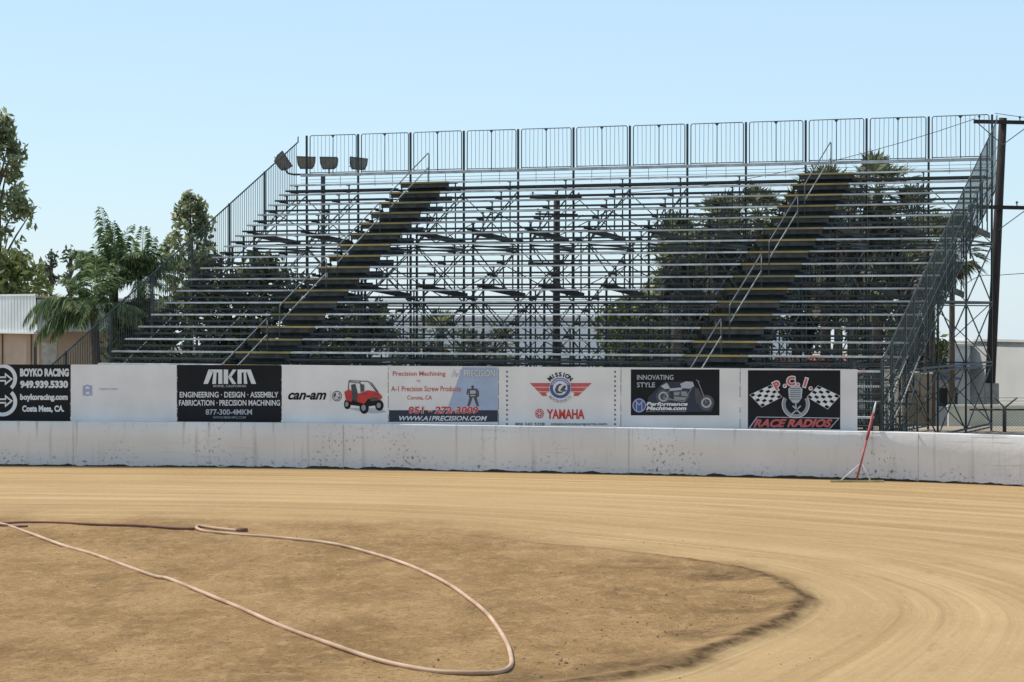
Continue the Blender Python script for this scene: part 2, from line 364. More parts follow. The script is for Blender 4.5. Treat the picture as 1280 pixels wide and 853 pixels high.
# ------------------------------------------------------------------ crash wall
def wall_build():
    dense = WALL; acc = np.concatenate([[0], np.cumsum(np.hypot(*(dense[1:]-dense[:-1]).T))])
    L_ = acc[-1]; n = int(L_/.25); sarr = np.linspace(0, L_, n)
    px = np.interp(sarr, acc, dense[:,0]); py = np.interp(sarr, acc, dense[:,1])
    tx = np.gradient(px); ty = np.gradient(py); l = np.hypot(tx, ty); nx_, ny_ = -ty/l, tx/l     # away from the camera
    prof = [(0,-.02),(0,.3),(0,.6),(0,.975),(.015,.99),(.27,.99),(.28,-.02)]
    V, UV = [], []
    hz = .012*(vnoise(sarr*.12, sarr*0, 2)-.5)
    for i in range(n):
        for j, (o_, zz) in enumerate(prof):
            w = .012*(vnoise(np.array([sarr[i]*.8]), np.array([zz*3.]), 1)[0]-.5) if j < 4 else 0
            V.append((px[i]+nx_[i]*(o_+w), py[i]+ny_[i]*(o_+w), zz+(hz[i] if j > 2 and j < 6 else 0))); UV.append((sarr[i], zz, 0))
    m_ = len(prof); Fc = [(i*m_+j, (i+1)*m_+j, (i+1)*m_+j+1, i*m_+j+1) for i in range(n-1) for j in range(m_-1)]
    me = mesh_np(V, Fc); a = me.attributes.new('wuv', 'FLOAT_VECTOR', 'POINT'); a.data.foreach_set('vector', np.array(UV, np.float32).ravel())
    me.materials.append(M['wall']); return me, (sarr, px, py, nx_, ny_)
wm, WS = wall_build()
t = thing('crash_wall', 'long low white painted concrete wall with rust stains around the dirt track', 'wall')
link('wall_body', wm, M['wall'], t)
j = MB()
for s0 in (WS[0][0]+k*6.1+2 for k in range(20)):
    i = int(np.argmin(abs(WS[0]-s0))); x, y, nx_, ny_ = (WS[q][i] for q in (1,2,3,4))
    j.bar((x-nx_*.003, y-ny_*.003, .02), (x-nx_*.003, y-ny_*.003, .97), .010, .008)
j.build('joint', mat('wall_joint', (.50,.46,.44), .9), t)
def wall_point(px, back):                     # place on the sign line behind the wall, below photo column px
    d = (px-640)/F
    k = int(np.argmin(abs(WS[1]/WS[2]-d)+np.where(WS[2] > 30, 0, 9))); 
    return Vector((WS[1][k]+WS[3][k]*back, WS[2][k]+WS[4][k]*back, 0))
def sign_point(px):
    y0 = wall_point(px, .36); return Vector(((px-640)/F*y0.y, y0.y, 0))

# ------------------------------------------------------------------ signs
_txt = {}
def text_mesh(s, bold=0., shear=0., extrude=0):
    key = (s, bold, shear)
    if key not in _txt:
        cu = bpy.data.curves.new('t', 'FONT'); cu.body = s; cu.offset = bold; cu.shear = shear; cu.size = 1; cu.resolution_u = 3
        o = bpy.data.objects.new('t', cu); C.objects.link(o); bpy.context.view_layer.update()
        me = bpy.data.meshes.new_from_object(o.evaluated_get(bpy.context.evaluated_depsgraph_get()))
        v = [tuple(x.co[:2]) for x in me.vertices]; f = [tuple(p.vertices) for p in me.polygons]
        bpy.data.objects.remove(o); bpy.data.curves.remove(cu); bpy.data.meshes.remove(me); _txt[key] = (v, f)
    return _txt[key]
class Sign:
    def __init__(s, name, x0, x1, ytl, ytr, label, bottom_z=.985, colour='board', cat='sign', group=None, top=2.225):
        a, b = sign_point(x0), sign_point(x1); d = b-a; s.W = d.length-.006; ang = math.atan2(d.y, d.x)
        s.x0, s.x1 = x0, x1; s.t = thing(name, label, cat, a, ang, group); s.a, s.b = a, b; s.top = top; s.bot = bottom_z
        m_ = MB(); m_.box((0,0,bottom_z), (s.W,.018,top)); m_.build('panel', M[colour], s.t)
        for q in (.2, s.W/2, s.W-.2): f = MB(); f.box((q-.04,.02,0), (q+.04,.09,top-.04)); f.build('support_post', M['plank'], s.t)
        s.layer = 1
    def q(s, px, py):                       # photo pixel to (x, z) on this panel
        d = s.b-s.a; k = (px-640)/F; t = (s.a.x-k*s.a.y)/(k*d.y-d.x); Yd = s.a.y+t*d.y
        return (t*d.length, H-(py-HOR)/F*Yd)
    def clipz(s, p): return (min(max(p[0],.004), s.W-.004), min(max(p[1], s.bot+.004), s.top-.004))
    def polys(s, name, ls, matn, layer, clip=True):
        m_ = MB()
        for l in ls:
            pts = [s.q(*p) for p in l]
            if clip: pts = [s.clipz(p) for p in pts]
            m_.poly(pts, -.002*layer)
        return m_.build(name, M[matn], s.t)
    def rect(s, name, x0, y0, x1, y1, matn, layer): return s.polys(name, [[(x0,y0),(x1,y0),(x1,y1),(x0,y1)]], matn, layer)
    def text(s, body, x0, x1, y0, y1, matn, layer=3, bold=.02, shear=0., outline=None):
        if outline: s.text(body, x0-.35, x1+.35, y0-.35, y1+.35, outline, layer-1, bold+.035, shear)
        v, f = text_mesh(body, bold, shear)
        xs_ = [p[0] for p in v]; ys_ = [p[1] for p in v]; a0, a1, b0, b1 = min(xs_), max(xs_), min(ys_), max(ys_)
        m_ = MB(); 
        for p in v:
            X_, Z_ = s.q(x0+(p[0]-a0)/(a1-a0)*(x1-x0), y1-(p[1]-b0)/(b1-b0)*(y1-y0)); m_.v.append((X_, -.002*layer, Z_))
        m_.f = list(f); return m_.build('lettering', M[matn], s.t)
    def disc(s, name, cx, cy, rx, ry, matn, layer, n=28):
        return s.polys(name, [[(cx+rx*math.cos(2*math.pi*k/n), cy-ry*math.sin(2*math.pi*k/n)) for k in range(n)]], matn, layer)
    def ring(s, name, cx, cy, r1, r0, matn, layer, a0=0, a1=360, n=32):
        ls = []
        for k in range(n):
            p, q_ = math.radians(a0+(a1-a0)*k/n), math.radians(a0+(a1-a0)*(k+1)/n)
            ls.append([(cx+r*math.cos(w), cy-r*math.sin(w)) for r, w in ((r0,p),(r1,p),(r1,q_),(r0,q_))])
        return s.polys(name, ls, matn, layer)
    def arc_text(s, body, cx, cy, r, h, a0, a1, matn, layer, bold=.03, flip=False, outline=None):
        m_ = MB(); n = len(body)
        for i, ch in enumerate(body):
            if ch == ' ': continue
            v, f = text_mesh(ch, bold, 0); ang = math.radians(a0+(a1-a0)*(i+.5)/n)
            xs_ = [p[0] for p in v]; w = (max(xs_)+min(xs_))/2; n0 = len(m_.v); k = h/.72
            for p in v:
                lx = (p[0]-w)*k; ly = p[1]*k
                if not flip: rr = r+ly; tx_, ty_ = math.sin(ang), -math.cos(ang); ox, oy = cx+math.cos(ang)*rr+tx_*lx, cy-math.sin(ang)*rr-ty_*lx
                else: rr = r-ly; tx_, ty_ = -math.sin(ang), math.cos(ang); ox, oy = cx+math.cos(ang)*rr+tx_*lx, cy-math.sin(ang)*rr-ty_*lx
                X_, Z_ = s.q(ox, oy); m_.v.append((X_, -.002*layer, Z_))
            m_.f += [tuple(n0+q_ for q_ in fc) for fc in f]
        return m_.build('lettering', M[matn], s.t)
    def line(s, name, segs, w, matn, layer):
        ls = []
        for a_, b_ in segs:
            dx, dy = b_[0]-a_[0], b_[1]-a_[1]; l = math.hypot(dx, dy); nx_, ny_ = -dy/l*w/2, dx/l*w/2
            ls.append([(a_[0]+nx_,a_[1]+ny_),(b_[0]+nx_,b_[1]+ny_),(b_[0]-nx_,b_[1]-ny_),(a_[0]-nx_,a_[1]-ny_)])
        return s.polys(name, ls, matn, layer)

G = 'sponsor boards standing behind the track wall'
# 1 black racing team board, cut by the left edge of the picture
s = Sign('sponsor_board', -60, 87.6, 0, 0, 'black board lettered BOYKO RACING with a white ringed arrow emblem', colour='black', group=G)
s.text('BOYKO RACING', 25, 86, 460.8, 471, 'white_ink', bold=.055); s.text('949.939.5330', 25, 85, 476, 485.6, 'white_ink', bold=.055)
s.text('boykoracing.com', 25, 84.5, 492.6, 502.4, 'white_ink', bold=.05); s.text('Costa Mesa, CA.', 27.5, 80, 507, 516.5, 'white_ink', bold=.05)
s.ring('emblem', 3, 473.5, 18.3, 13.6, 'white_ink', 3, -47, 227); s.ring('emblem', 3, 502.5, 18.3, 13.6, 'white_ink', 3, 133, 407)
for yy in (474, 501.5):
    s.polys('emblem', [[(-14,yy-3.2),(6,yy-3.2),(6,yy+3.2),(-14,yy+3.2)], [(6,yy-8),(16,yy),(6,yy+8)]], 'white_ink', 3)
    s.polys('emblem', [[(-8,yy-1.2),(7.5,yy-1.2),(7.5,yy+1.2),(-8,yy+1.2)], [(7.5,yy-4.2),(13,yy),(7.5,yy+4.2)]], 'black', 4)
# 2 nearly blank white board
s = Sign('sponsor_board', 88.4, 221, 0, 0, 'plain white board with one small faded blue emblem, right of the BOYKO RACING board', group=G)
s.ring('emblem', 109.2, 485.6, 4.6, 2.6, 'pale_blue_ink', 2); s.ring('emblem', 109.2, 490.8, 4.6, 2.6, 'pale_blue_ink', 3)
s.rect('emblem', 103.6, 482, 105, 495, 'pale_blue_ink', 4); s.rect('emblem', 113.6, 482, 115, 495, 'pale_blue_ink', 4)
s.text('racing.com', 124, 147, 484.8, 488.6, 'lgrey_ink', 3, .02)
# 3 MKM
s = Sign('sponsor_board', 221.5, 351.6, 0, 0, 'black board lettered MKM ENGINEERING DESIGN ASSEMBLY', colour='black', group=G)
cc = lambda l: [(210+x/4.74, 440+y/4.74) for x, y in l]
s.polys('logo', [cc(l) for l in ([(210,190),(236,190),(268,118),(240,105)], [(240,105),(322,105),(322,122),(262,122)], [(262,190),(284,190),(288,120),(270,120)], [(298,190),(322,190),(322,122),(298,122)])], 'white_ink', 3)
s.polys('logo', [cc(l) for l in ([(330,105),(356,105),(356,190),(330,190)], [(356,148),(384,105),(406,105),(374,150)], [(356,148),(374,145),(404,190),(380,190)])], 'white_ink', 3)
s.polys('logo', [cc(l) for l in ([(412,105),(490,105),(472,122),(412,122)], [(412,122),(436,122),(436,190),(412,190)], [(448,120),(462,120),(470,190),(450,190)], [(490,105),(522,190),(494,190),(468,120)])], 'white_ink', 3)
s.text('IRVINE, CALIFORNIA', 266.5, 308, 481.3, 484.8, 'lgrey_ink', bold=.01)
s.text('ENGINEERING \u00b7 DESIGN \u00b7 ASSEMBLY', 224.6, 348, 490, 497.2, 'white_ink', bold=.02)
s.text('FABRICATION \u00b7 PRECISION MACHINING', 223.6, 350, 500.2, 507.4, 'white_ink', bold=.02)
s.text('877-300-4MKM', 257, 315, 511.8, 518.8, 'lgrey_ink', bold=.02); s.text('WWW.MKM-MFG.COM', 266, 307, 520.4, 523.8, 'grey_ink', bold=.01)
# 4 off-road buggy board
s = Sign('sponsor_board', 352.2, 485, 0, 0, 'white board lettered can-am beside a picture of a red off-road buggy', group=G)
s.text('can-am', 360, 408, 491, 500, 'black', bold=.03, shear=.35); s.rect('divider', 412.6, 488, 413.1, 503, 'lgrey_ink', 2)
s.disc('emblem', 421.2, 495.4, 6.3, 6.6, 'dgrey_ink', 2); s.ring('emblem', 421.2, 495.4, 5.4, 4.6, 'white_ink', 3); s.polys('emblem', [[(419,499),(420.5,491),(423.5,490.5),(422.5,499)], [(418,496.5),(425,493.5),(425,495.5),(418,498.5)]], 'white_ink', 4)
c3 = lambda l: [(300+x/4, 330+y/4) for x, y in l]
s.polys('vehicle_shadow', [c3([(530,722),(600,738),(660,748),(735,742),(700,722)])], 'lgrey_ink', 2)
s.polys('vehicle_chassis', [c3([(545,672),(600,680),(690,672),(700,705),(650,712),(600,712),(555,706)])], 'black', 3)
for cx, cy, rx, ry in ((537,702,17,25),(697,708,21,27),(621,720,23,30)):
    s.disc('tyre', 300+cx/4, 330+cy/4, rx/4, ry/4, 'black', 4); s.disc('hub', 300+(cx-3)/4, 330+cy/4, rx/4*.5, ry/4*.5, 'grey_ink', 5)
s.line('roll_cage', [(c3([a_])[0], c3([b_])[0]) for a_, b_ in (((541,632),(546,584)),((546,584),(642,588)),((642,588),(684,640)),((600,586),(606,640)),((546,590),(600,596)),((655,592),(690,640)))], .9, 'black', 6)
s.polys('vehicle_body', [c3(l) for l in ([(522,640),(545,628),(566,640),(560,690),(530,682)], [(585,652),(640,632),(690,640),(712,664),(704,680),(640,676),(622,700),(586,690)])], 'red_ink', 7)
s.polys('vehicle_body', [c3(l) for l in ([(556,605),(577,600),(592,660),(580,690),(562,680)], [(600,600),(622,604),(622,636),(604,642)], [(650,668),(694,668),(690,684),(655,688)], [(612,650),(640,646),(640,651),(613,656)], [(668,648),(700,654),(699,657),(668,652)], [(528,664),(556,668),(556,672),(528,668)])], 'dgrey_ink', 8)
# 5 precision board
s = Sign('sponsor_board', 485.6, 623, 0, 0, 'white and pale blue board with red lettering Precision Machining and a navy strip', group=G)
s.polys('printed_field', [[(578,459),(622.6,459.3),(622.6,514),(558,514)]], 'sky_ink', 1); s.rect('printed_strip', 486.2, 513, 622.4, 527.6, 'navy_ink', 2)
s.text('Precision Machining', 491, 557, 464.3, 471.8, 'pink_ink', bold=.012); s.text('by', 521.5, 526, 474.5, 478.5, 'pink_ink', bold=.0)
s.text('A-1 Precision Screw Products', 489, 576, 482.8, 489.5, 'pink_ink', bold=.012); s.text('Corona, CA', 509, 540, 494.6, 500.6, 'pink_ink', bold=.012)
s.text('A-1 PRECISION', 565, 619, 462.6, 471, 'white_ink', 5, .01, outline='grey_ink')
s.text('951 - 272-3009', 511, 598, 508.4, 517.4, 'red_ink', 5, .03, .1, outline='white_ink'); s.text('WWW.A1PRECISION.COM', 499, 609, 520.2, 526.2, 'white_ink', 4, .03, .25)
s.disc('figure', 590.8, 484, 1.7, 2.2, 'dgrey_ink', 3); s.polys('figure', [[(586,486),(596,486),(597,497),(586,497)], [(587,497),(591,497),(587,508),(584,508)], [(592,497),(596,497),(599,508),(596,508)], [(584,487),(586,486),(585,494),(583,493)], [(596,486),(598.5,489),(599,496),(597,496)]], 'dgrey_ink', 3)
s.polys('figure', [[(587.5,488.5),(594.5,488),(595,492),(588,492.6)], [(588,494),(594,494),(594,495.4),(588,495.4)]], 'lgrey_ink', 4)
# 6 winged emblem board
s = Sign('sponsor_board', 623.6, 776, 0, 0, 'white board lettered YAMAHA under a red winged MISSION emblem', group=G)
for X0 in (633.9, 769): 
    s.polys('printed_border', [[(X0-1.1,y_-1.3),(X0+1,y_-1),(X0+.8,y_+1.3),(X0-1,y_+1)] for y_ in np.arange(465, 531, 5.95)], 'dgrey_ink', 2)
c6 = lambda l: [(620+x/4.74, 440+y/4.74) for x, y in l]
st = []
for k in range(3):
    y0, y1 = 185+k*27, 185+k*27+23; dx = .98
    st.append(c6([(200+(y0-185)*dx,y0),(330,y0),(330,y1),(200+(y1-185)*dx,y1)])); st.append(c6([(430,y0),(568-(y0-185)*1.05,y0),(568-(y1-185)*1.05,y1),(430,y1)]))
s.polys('wing_emblem', st, 'pink_ink', 2)
cx, cy = 700.4, 485.2
s.ring('wing_emblem', cx, cy, 19, 14, 'board', 3, 200, 340); s.disc('roundel', cx, cy, 13.6, 14, 'white_ink', 4); s.ring('roundel', cx, cy, 13, 9, 'blue_ink', 5); s.ring('roundel', cx, cy, 12.2, 9.8, 'pale_blue_ink', 6, 20, 160, 9)
s.polys('roundel', [[(693.4,488),(696,482),(700,479.6),(703,481),(699,483),(697.4,488),(700,490),(705,489),(702,492),(696,492)], [(700,488),(705,482),(708,482.6),(706,488),(709,487),(707,490),(703,489)]], 'dgrey_ink', 6)
s.arc_text('MISSION', cx, cy+1, 15.6, 5.2, 142, 38, 'black', 5, .04); s.arc_text('MOTORSPORTS', cx, cy, 18.2, 3.2, 218, 322, 'grey_ink', 5, .02, flip=True)
s.text('YAMAHA', 683.4, 730.8, 511.8, 524, 'red_ink', bold=.035); s.disc('roundel', 674.4, 517.2, 5.6, 6, 'red_ink', 3); s.line('roundel', [((674.4,512.4),(674.4,522)),((670.2,519.7),(678.6,514.7)),((670.2,514.7),(678.6,519.7))], .7, 'white_ink', 4); s.ring('roundel', 674.4, 517.2, 4.9, 4.3, 'white_ink', 4)
s.text('800 242 5328', 644, 681, 528.6, 532.2, 'dgrey_ink', bold=.02); s.text('missionmotorsports.com', 688.6, 759, 528.6, 532.6, 'dgrey_ink', bold=.02)
# 7 motorcycle board
s = Sign('sponsor_board', 776.6, 925, 0, 0, 'white board with a black motorcycle poster lettered INNOVATING STYLE', group=G)
s.rect('poster', 788.6, 462, 899.5, 519.5, 'black', 1)
c7 = lambda l: [(780+x/4, 440+y/4) for x, y in l]
s.polys('poster_glow', [c7([(120,230),(200,150),(330,150),(450,260),(440,300),(130,300)])], 'navy_ink', 2)
s.text('INNOVATING', 796.4, 842, 468.8, 475, 'lgrey_ink', 4, .015); s.text('STYLE', 796.4, 819, 478.2, 484.4, 'lgrey_ink', 4, .015)
s.disc('roundel', 799.2, 507, 8.4, 9.4, 'blue_ink', 4); s.ring('roundel', 799.2, 507, 8.4, 7.3, 'pale_blue_ink', 5); s.line('roundel', [((796,514),(796,502)),((796,502),(799.2,507)),((799.2,507),(802.5,502)),((802.5,502),(802.5,514)),((792.5,503),(796,500.5)),((802.5,500.5),(806,503))], 1.1, 'lgrey_ink', 6)
for (wx, wy, r) in ((883.2,503.6,9.8),(829.4,496,9.4)):
    s.disc('wheel', wx, wy, r, r, 'dgrey_ink', 3); s.ring('wheel', wx, wy, r*.66, r*.45, 'lgrey_ink', 4)
s.polys('motorcycle', [c7(l) for l in ([(282,160),(310,148),(345,150),(352,172),(330,184),(290,182)], [(184,172),(215,155),(225,170),(232,184),(205,186)], [(226,184),(290,178),(292,190),(232,196)])], 'lgrey_ink', 5)
s.polys('motorcycle', [c7(l) for l in ([(244,196),(318,192),(330,225),(310,248),(250,250)], [(355,180),(372,182),(395,240),(360,262)])], 'dgrey_ink', 4)
s.polys('motorcycle', [c7(l) for l in ([(252,202),(280,200),(276,216),(250,218)], [(284,198),(312,198),(322,222),(290,220)], [(250,224),(312,228),(300,242),(252,240)])], 'grey_ink', 6)
s.line('motorcycle', [(c7([a_])[0], c7([b_])[0]) for a_, b_ in (((372,150),(414,256)),((362,140),(378,150)),((250,240),(195,226)),((340,180),(300,250)),((300,250),(195,232)),((232,192),(200,222)))], .9, 'grey_ink', 7)
s.text('Performance', 808, 860, 502.6, 507.6, 'white_ink', 9, .04, .25); s.text('Machine.com', 808, 858.4, 507.9, 513, 'white_ink', 9, .04, .25); s.text('BRAKES WHEELS ACCESSORIES', 808, 858, 513.6, 515.4, 'grey_ink', 9, .0)
# 8 race radio board
s = Sign('sponsor_board', 925.6, 1072, 0, 0, 'white board with a black poster of chequered flags lettered P.C.I. RACE RADIOS', group=G)
s.rect('poster', 935, 463, 1050.6, 537.2, 'black', 1)
def flag(corners, nm):
    A, B, Cc, D = [np.array(c7([c])[0]) for c in corners]
    s.polys(nm, [[tuple(A), tuple(B), tuple(Cc), tuple(D)]], 'white_ink', 3); ls = []
    P = lambda a_, b_: tuple(A*(1-a_)*(1-b_)+B*a_*(1-b_)+Cc*a_*b_+D*(1-a_)*b_)
    for i in range(5):
        for k in range(5):
            if (i+k) % 2 == 0: ls.append([P(i/5+.02,k/5+.02), P((i+1)/5-.02,k/5+.02), P((i+1)/5-.02,(k+1)/5-.02), P(i/5+.02,(k+1)/5-.02)])
    s.polys(nm, ls, 'black', 4)
flag([(628,215),(735,165),(792,226),(690,278)], 'chequered_flag'); flag([(915,226),(970,168),(1082,220),(1020,288)], 'chequered_flag')
s.ring('microphone', 780+860/4, 440+262/4, 17.4, 12.6, 'grey_ink', 5, 150, 390); s.ring('microphone', 780+860/4, 440+262/4, 17.4, 16.6, 'white_ink', 6, 150, 390)
s.polys('microphone', [c7([(822,186),(836,172),(880,172),(894,186),(890,232),(872,256),(846,256),(826,232)])], 'lgrey_ink', 6)
s.line('microphone', [(c7([(832,y_)])[0], c7([(884,y_)])[0]) for y_ in (184,194,204,214,224,236)], .8, 'dgrey_ink', 7); s.line('microphone', [(c7([(860,256)])[0], c7([(862,300)])[0]), (c7([(835,318)])[0], c7([(885,270)])[0]), (c7([(845,270)])[0], c7([(890,314)])[0])], 1.6, 'lgrey_ink', 7)
s.arc_text('P.C.I.', 780+855/4, 440+330/4, 41, 10.5, 124.5, 56, 'white_ink', 4, .12); s.arc_text('P.C.I.', 780+855/4, 440+330/4, 41.3, 10, 124.5, 56, 'pink_ink', 5, .05)
s.polys('name_strip', [c7([(622,384),(666,324),(1081,330),(1030,388)])], 'lgrey_ink', 4); s.polys('name_strip', [c7([(632,381),(669,328),(1072,334),(1027,384)])], 'black', 5)
s.text('RACE RADIOS', 780+648/4, 780+1044/4, 440+336/4, 440+378/4, 'pink_ink', 7, .05, .35)

# ------------------------------------------------------------------ grandstand
TH, T, RZ, Z0 = .3898, .7065, .3404, 1.9644
O = Vector((-11.143, 66.484, 0)); BAY = 1.8296
gs = thing('grandstand', 'tall empty open-frame grandstand of aluminium bench rows with two central stairways', 'grandstand', O, -TH)
zk = lambda k: Z0+RZ*k
dk = lambda k: T*k
def gpt(u_, k): c, s_ = math.cos(TH), math.sin(TH); return Vector((O.x+u_*c+dk(k)*s_, O.y-u_*s_+dk(k)*c, 0))
K0, K1 = -4, 16
UL, UR = -.20, 12*BAY+.03
A1, A2 = 2*BAY, 9*BAY
sections = [(UL, A1-.02), (A1+BAY-.12, A2-.02), (A2+BAY-.14, UR)]
for k in range(K0, K1+1):
    for (a_, b_) in sections:
        m_ = MB(); j0 = random.uniform(-.006,.006)
        m_.box((a_,dk(k)-.13,zk(k)-.045+j0), (b_,dk(k)+.12,zk(k)+j0)); m_.build('bench_seat', M['alu'], gs)
        m_ = MB(); z_ = zk(k)-.42+.25
        zf = zk(k)-.19
        m_.box((a_,dk(k)-.40,zf-.05), (b_,dk(k)-.14,zf)); m_.build('footboard', M['foot'], gs)
        if k == K1: pass
    for A in (A1, A2):
        m_ = MB(); m_.box((A+.0,dk(k)-.12,zk(k)-.05), (A+BAY-.16,dk(k)-.085,zk(k)+.002)); tr = m_.build('stair_nosing', M['nosing'], gs)
        m_ = MB(); m_.box((A+.0,dk(k)-.084,zk(k)-.045), (A+BAY-.16,dk(k)+T-.1,zk(k)-.012)); m_.build('stair_tread', M['foot'], gs)
        m_ = MB(); m_.box((A+.02,dk(k)+T-.22,zk(k)-.34), (A+BAY+.0,dk(k)+T-.19,zk(k)-.13)); m_.build('stair_riser', M['riser'], gs)
        m_ = MB(); m_.box((A+.02,dk(k)-.08,zk(k)-.18), (A+BAY-.17,dk(k)-.05,zk(k)-.052)); m_.build('stair_kick_board', M['plank'], gs)
for k in range(K0, K1+1):
    m_ = MB(); m_.bar((UL+.2,dk(k)+.02,zk(k)-.30), (UR,dk(k)+.02,zk(k)-.30), .022); m_.bar((UL+.2,dk(k)-.2,zk(k)-.245), (UL+.2,dk(k)+.03,zk(k)-.30), .02); m_.build('row_tie', M['steel'], gs)
# back walk and its rail board
m_ = MB(); m_.box((UL,dk(17)-.05,7.70), (UR,dk(17)-.01,7.79)); m_.build('back_rail_board', M['alu'], gs)
m_ = MB(); m_.box((UL,dk(17)-.45,7.17), (UR,dk(17)-.10,7.21)); m_.build('back_walkway', M['foot'], gs)
m_ = MB()
for zz in (7.50, 7.60): m_.bar((UL,dk(17)-.04,zz), (UR,dk(17)-.04,zz), .012)
for q_ in np.arange(0, 22, .61): m_.bar((q_,dk(17)-.04,7.35), (q_,dk(17)-.04,7.70), .012)
m_.build('wire_infill', M['galv'], gs)
# frames, one per bay line
cols = (-3, 2, 7, 12, 17); tiers = (.18, 1.95, 3.65, 5.33)
for i in range(13):
    u0 = i*BAY; m_ = MB()
    for k in range(K0, K1+1):                      # short legs carrying each row
        bot = .02 if k < 2 else (1.97 if k < 7 else (3.95 if k < 12 else 5.62))
        m_.bar((u0,dk(k)+.05,bot), (u0,dk(k)+.05,zk(k)-.05), .032)
        m_.bar((u0,dk(k)-.42,zk(k)-.265), (u0,dk(k)+.12,zk(k)-.265), .03, .045)
        m_.bar((u0,dk(k)-.12,zk(k)-.058), (u0,dk(k)+.12,zk(k)-.058), .03, .022)
        m_.face([(u0+.02,dk(k)+.06,zk(k)-.21), (u0+.02,dk(k)-.34,zk(k)-.24), (u0+.02,dk(k)+.06,zk(k)-.33)])
    for zz in tiers:
        kk = [c for c in cols if zk(c) > zz+.2]
        if len(kk) > 1:
            m_.bar((u0,dk(kk[0]),zz), (u0,dk(17),zz), .05); m_.bar((u0,dk(kk[0]),zz-.10), (u0,dk(17),zz-.10), .035)
    m_.build('support_frame', M['steel'], gs)
    for c in cols:
        m2 = MB(); m2.bar((u0,dk(c),0 if c < 16 else -1.2), (u0,dk(c),(zk(c)-.08) if c < 17 else 9.02), .05 if c < 17 else .055)
        m2.box((u0-.12,dk(c)-.12,-.02 if c < 16 else -1.2), (u0+.12,dk(c)+.12,.02 if c<16 else -1.17)); m2.build('column', M['steel'], gs)
    m2 = MB()
    for a_, b_ in zip(cols[:-1], cols[1:]):
        for z0_, z1_ in zip(tiers[:-1], tiers[1:]):
            if zk(a_) > z1_-.3:
                m2.bar((u0+.02,dk(a_),z0_), (u0+.02,dk(b_),z1_), .030); m2.bar((u0-.02,dk(a_),z1_), (u0-.02,dk(b_),z0_), .030)
    m2.bar((u0,dk(12),5.4), (u0,dk(17),7.1), .03); m2.bar((u0,dk(12),5.4), (u0,dk(14),6.4), .03)
    m2.build('diagonal_brace', M['steel2'], gs)
    for (ka, za, kb, zb) in ((7,4.08,12,3.84), (12,5.74,17,5.54)):
        m3 = MB(); m3.bar((u0+.04,dk(ka)-.1,za), (u0+.04,dk(kb)-.55,zb), .05, .16); m3.build('timber_runner', M['plank'], gs)
# braces along the stand
for i in range(12):
    a_, b_ = i*BAY, (i+1)*BAY
    for c in cols[1:]:
        m_ = MB(); any_ = False
        for n_, (z0_, z1_) in enumerate(zip(tiers, tiers[1:]+(6.95,))):
            if zk(c) < z1_-.2: continue
            if (i+n_+c) % 3 != 0:
                m_.bar((a_,dk(c)+.04,z0_), (b_,dk(c)+.04,z1_), .024); m_.bar((a_,dk(c)+.06,z1_), (b_,dk(c)+.06,z0_), .024)
            m_.bar((a_,dk(c),z1_-.03), (b_,dk(c),z1_-.03), .04)
            m_.bar((a_,dk(c)+.05,z0_), (a_,dk(c)+.05,z1_), .03); any_ = True
        if any_: m_.build('cross_brace', M['steel2'], gs)
    for kx in (4, 9, 14):
        m_ = MB(); zt = zk(kx)-.35
        m_.bar((a_,dk(kx),zt-.9), (b_,dk(kx),zt-.9), .03)
        if (i+kx) % 2: m_.bar((a_,dk(kx),zt-.9), (b_,dk(kx)+.3,zt), .024)
        else: m_.bar((b_,dk(kx),zt-.9), (a_,dk(kx)+.3,zt), .024)
        m_.build('stay_bar', M['steel2'], gs)
# guard panels along the back: rounded frames with pickets
def guard_panel(w, h):
    m_ = MB(); r = .045; pts = [(0,0,0),(0,0,h-r),(.02,0,h-.02),(r,0,h),(w-r,0,h),(w-.02,0,h-.02),(w,0,h-r),(w,0,0)]
    m_.tube(pts, .015, 6); m_.tube([(0,0,.03),(w,0,.03)], .015, 6)
    m_.tube([(w/2,0,0),(w/2,0,h)], .014, 6); m_.face([(w/2-.07,-.01,h-.01),(w/2+.07,-.01,h-.01),(w/2,-.01,h-.10)])
    for k in range(1, 6):
        for b0 in (0, w/2): 
            x = b0+k*w/2/6; m_.tube([(x+random.uniform(-.012,.012),0,.03),(x+random.uniform(-.008,.008),0,h-.01)], .0065, 4, False)
    return m_.mesh()
gp = [guard_panel(BAY-.19, 1.22) for _ in range(3)]
for i in range(12):
    o = link('guard_panel', gp[i % 3], M['steel2'], gs); o.location = (i*BAY+.095, dk(17)+.045, 7.80); o.rotation_euler = (random.uniform(-.01,.01), random.uniform(-.006,.006), 0)
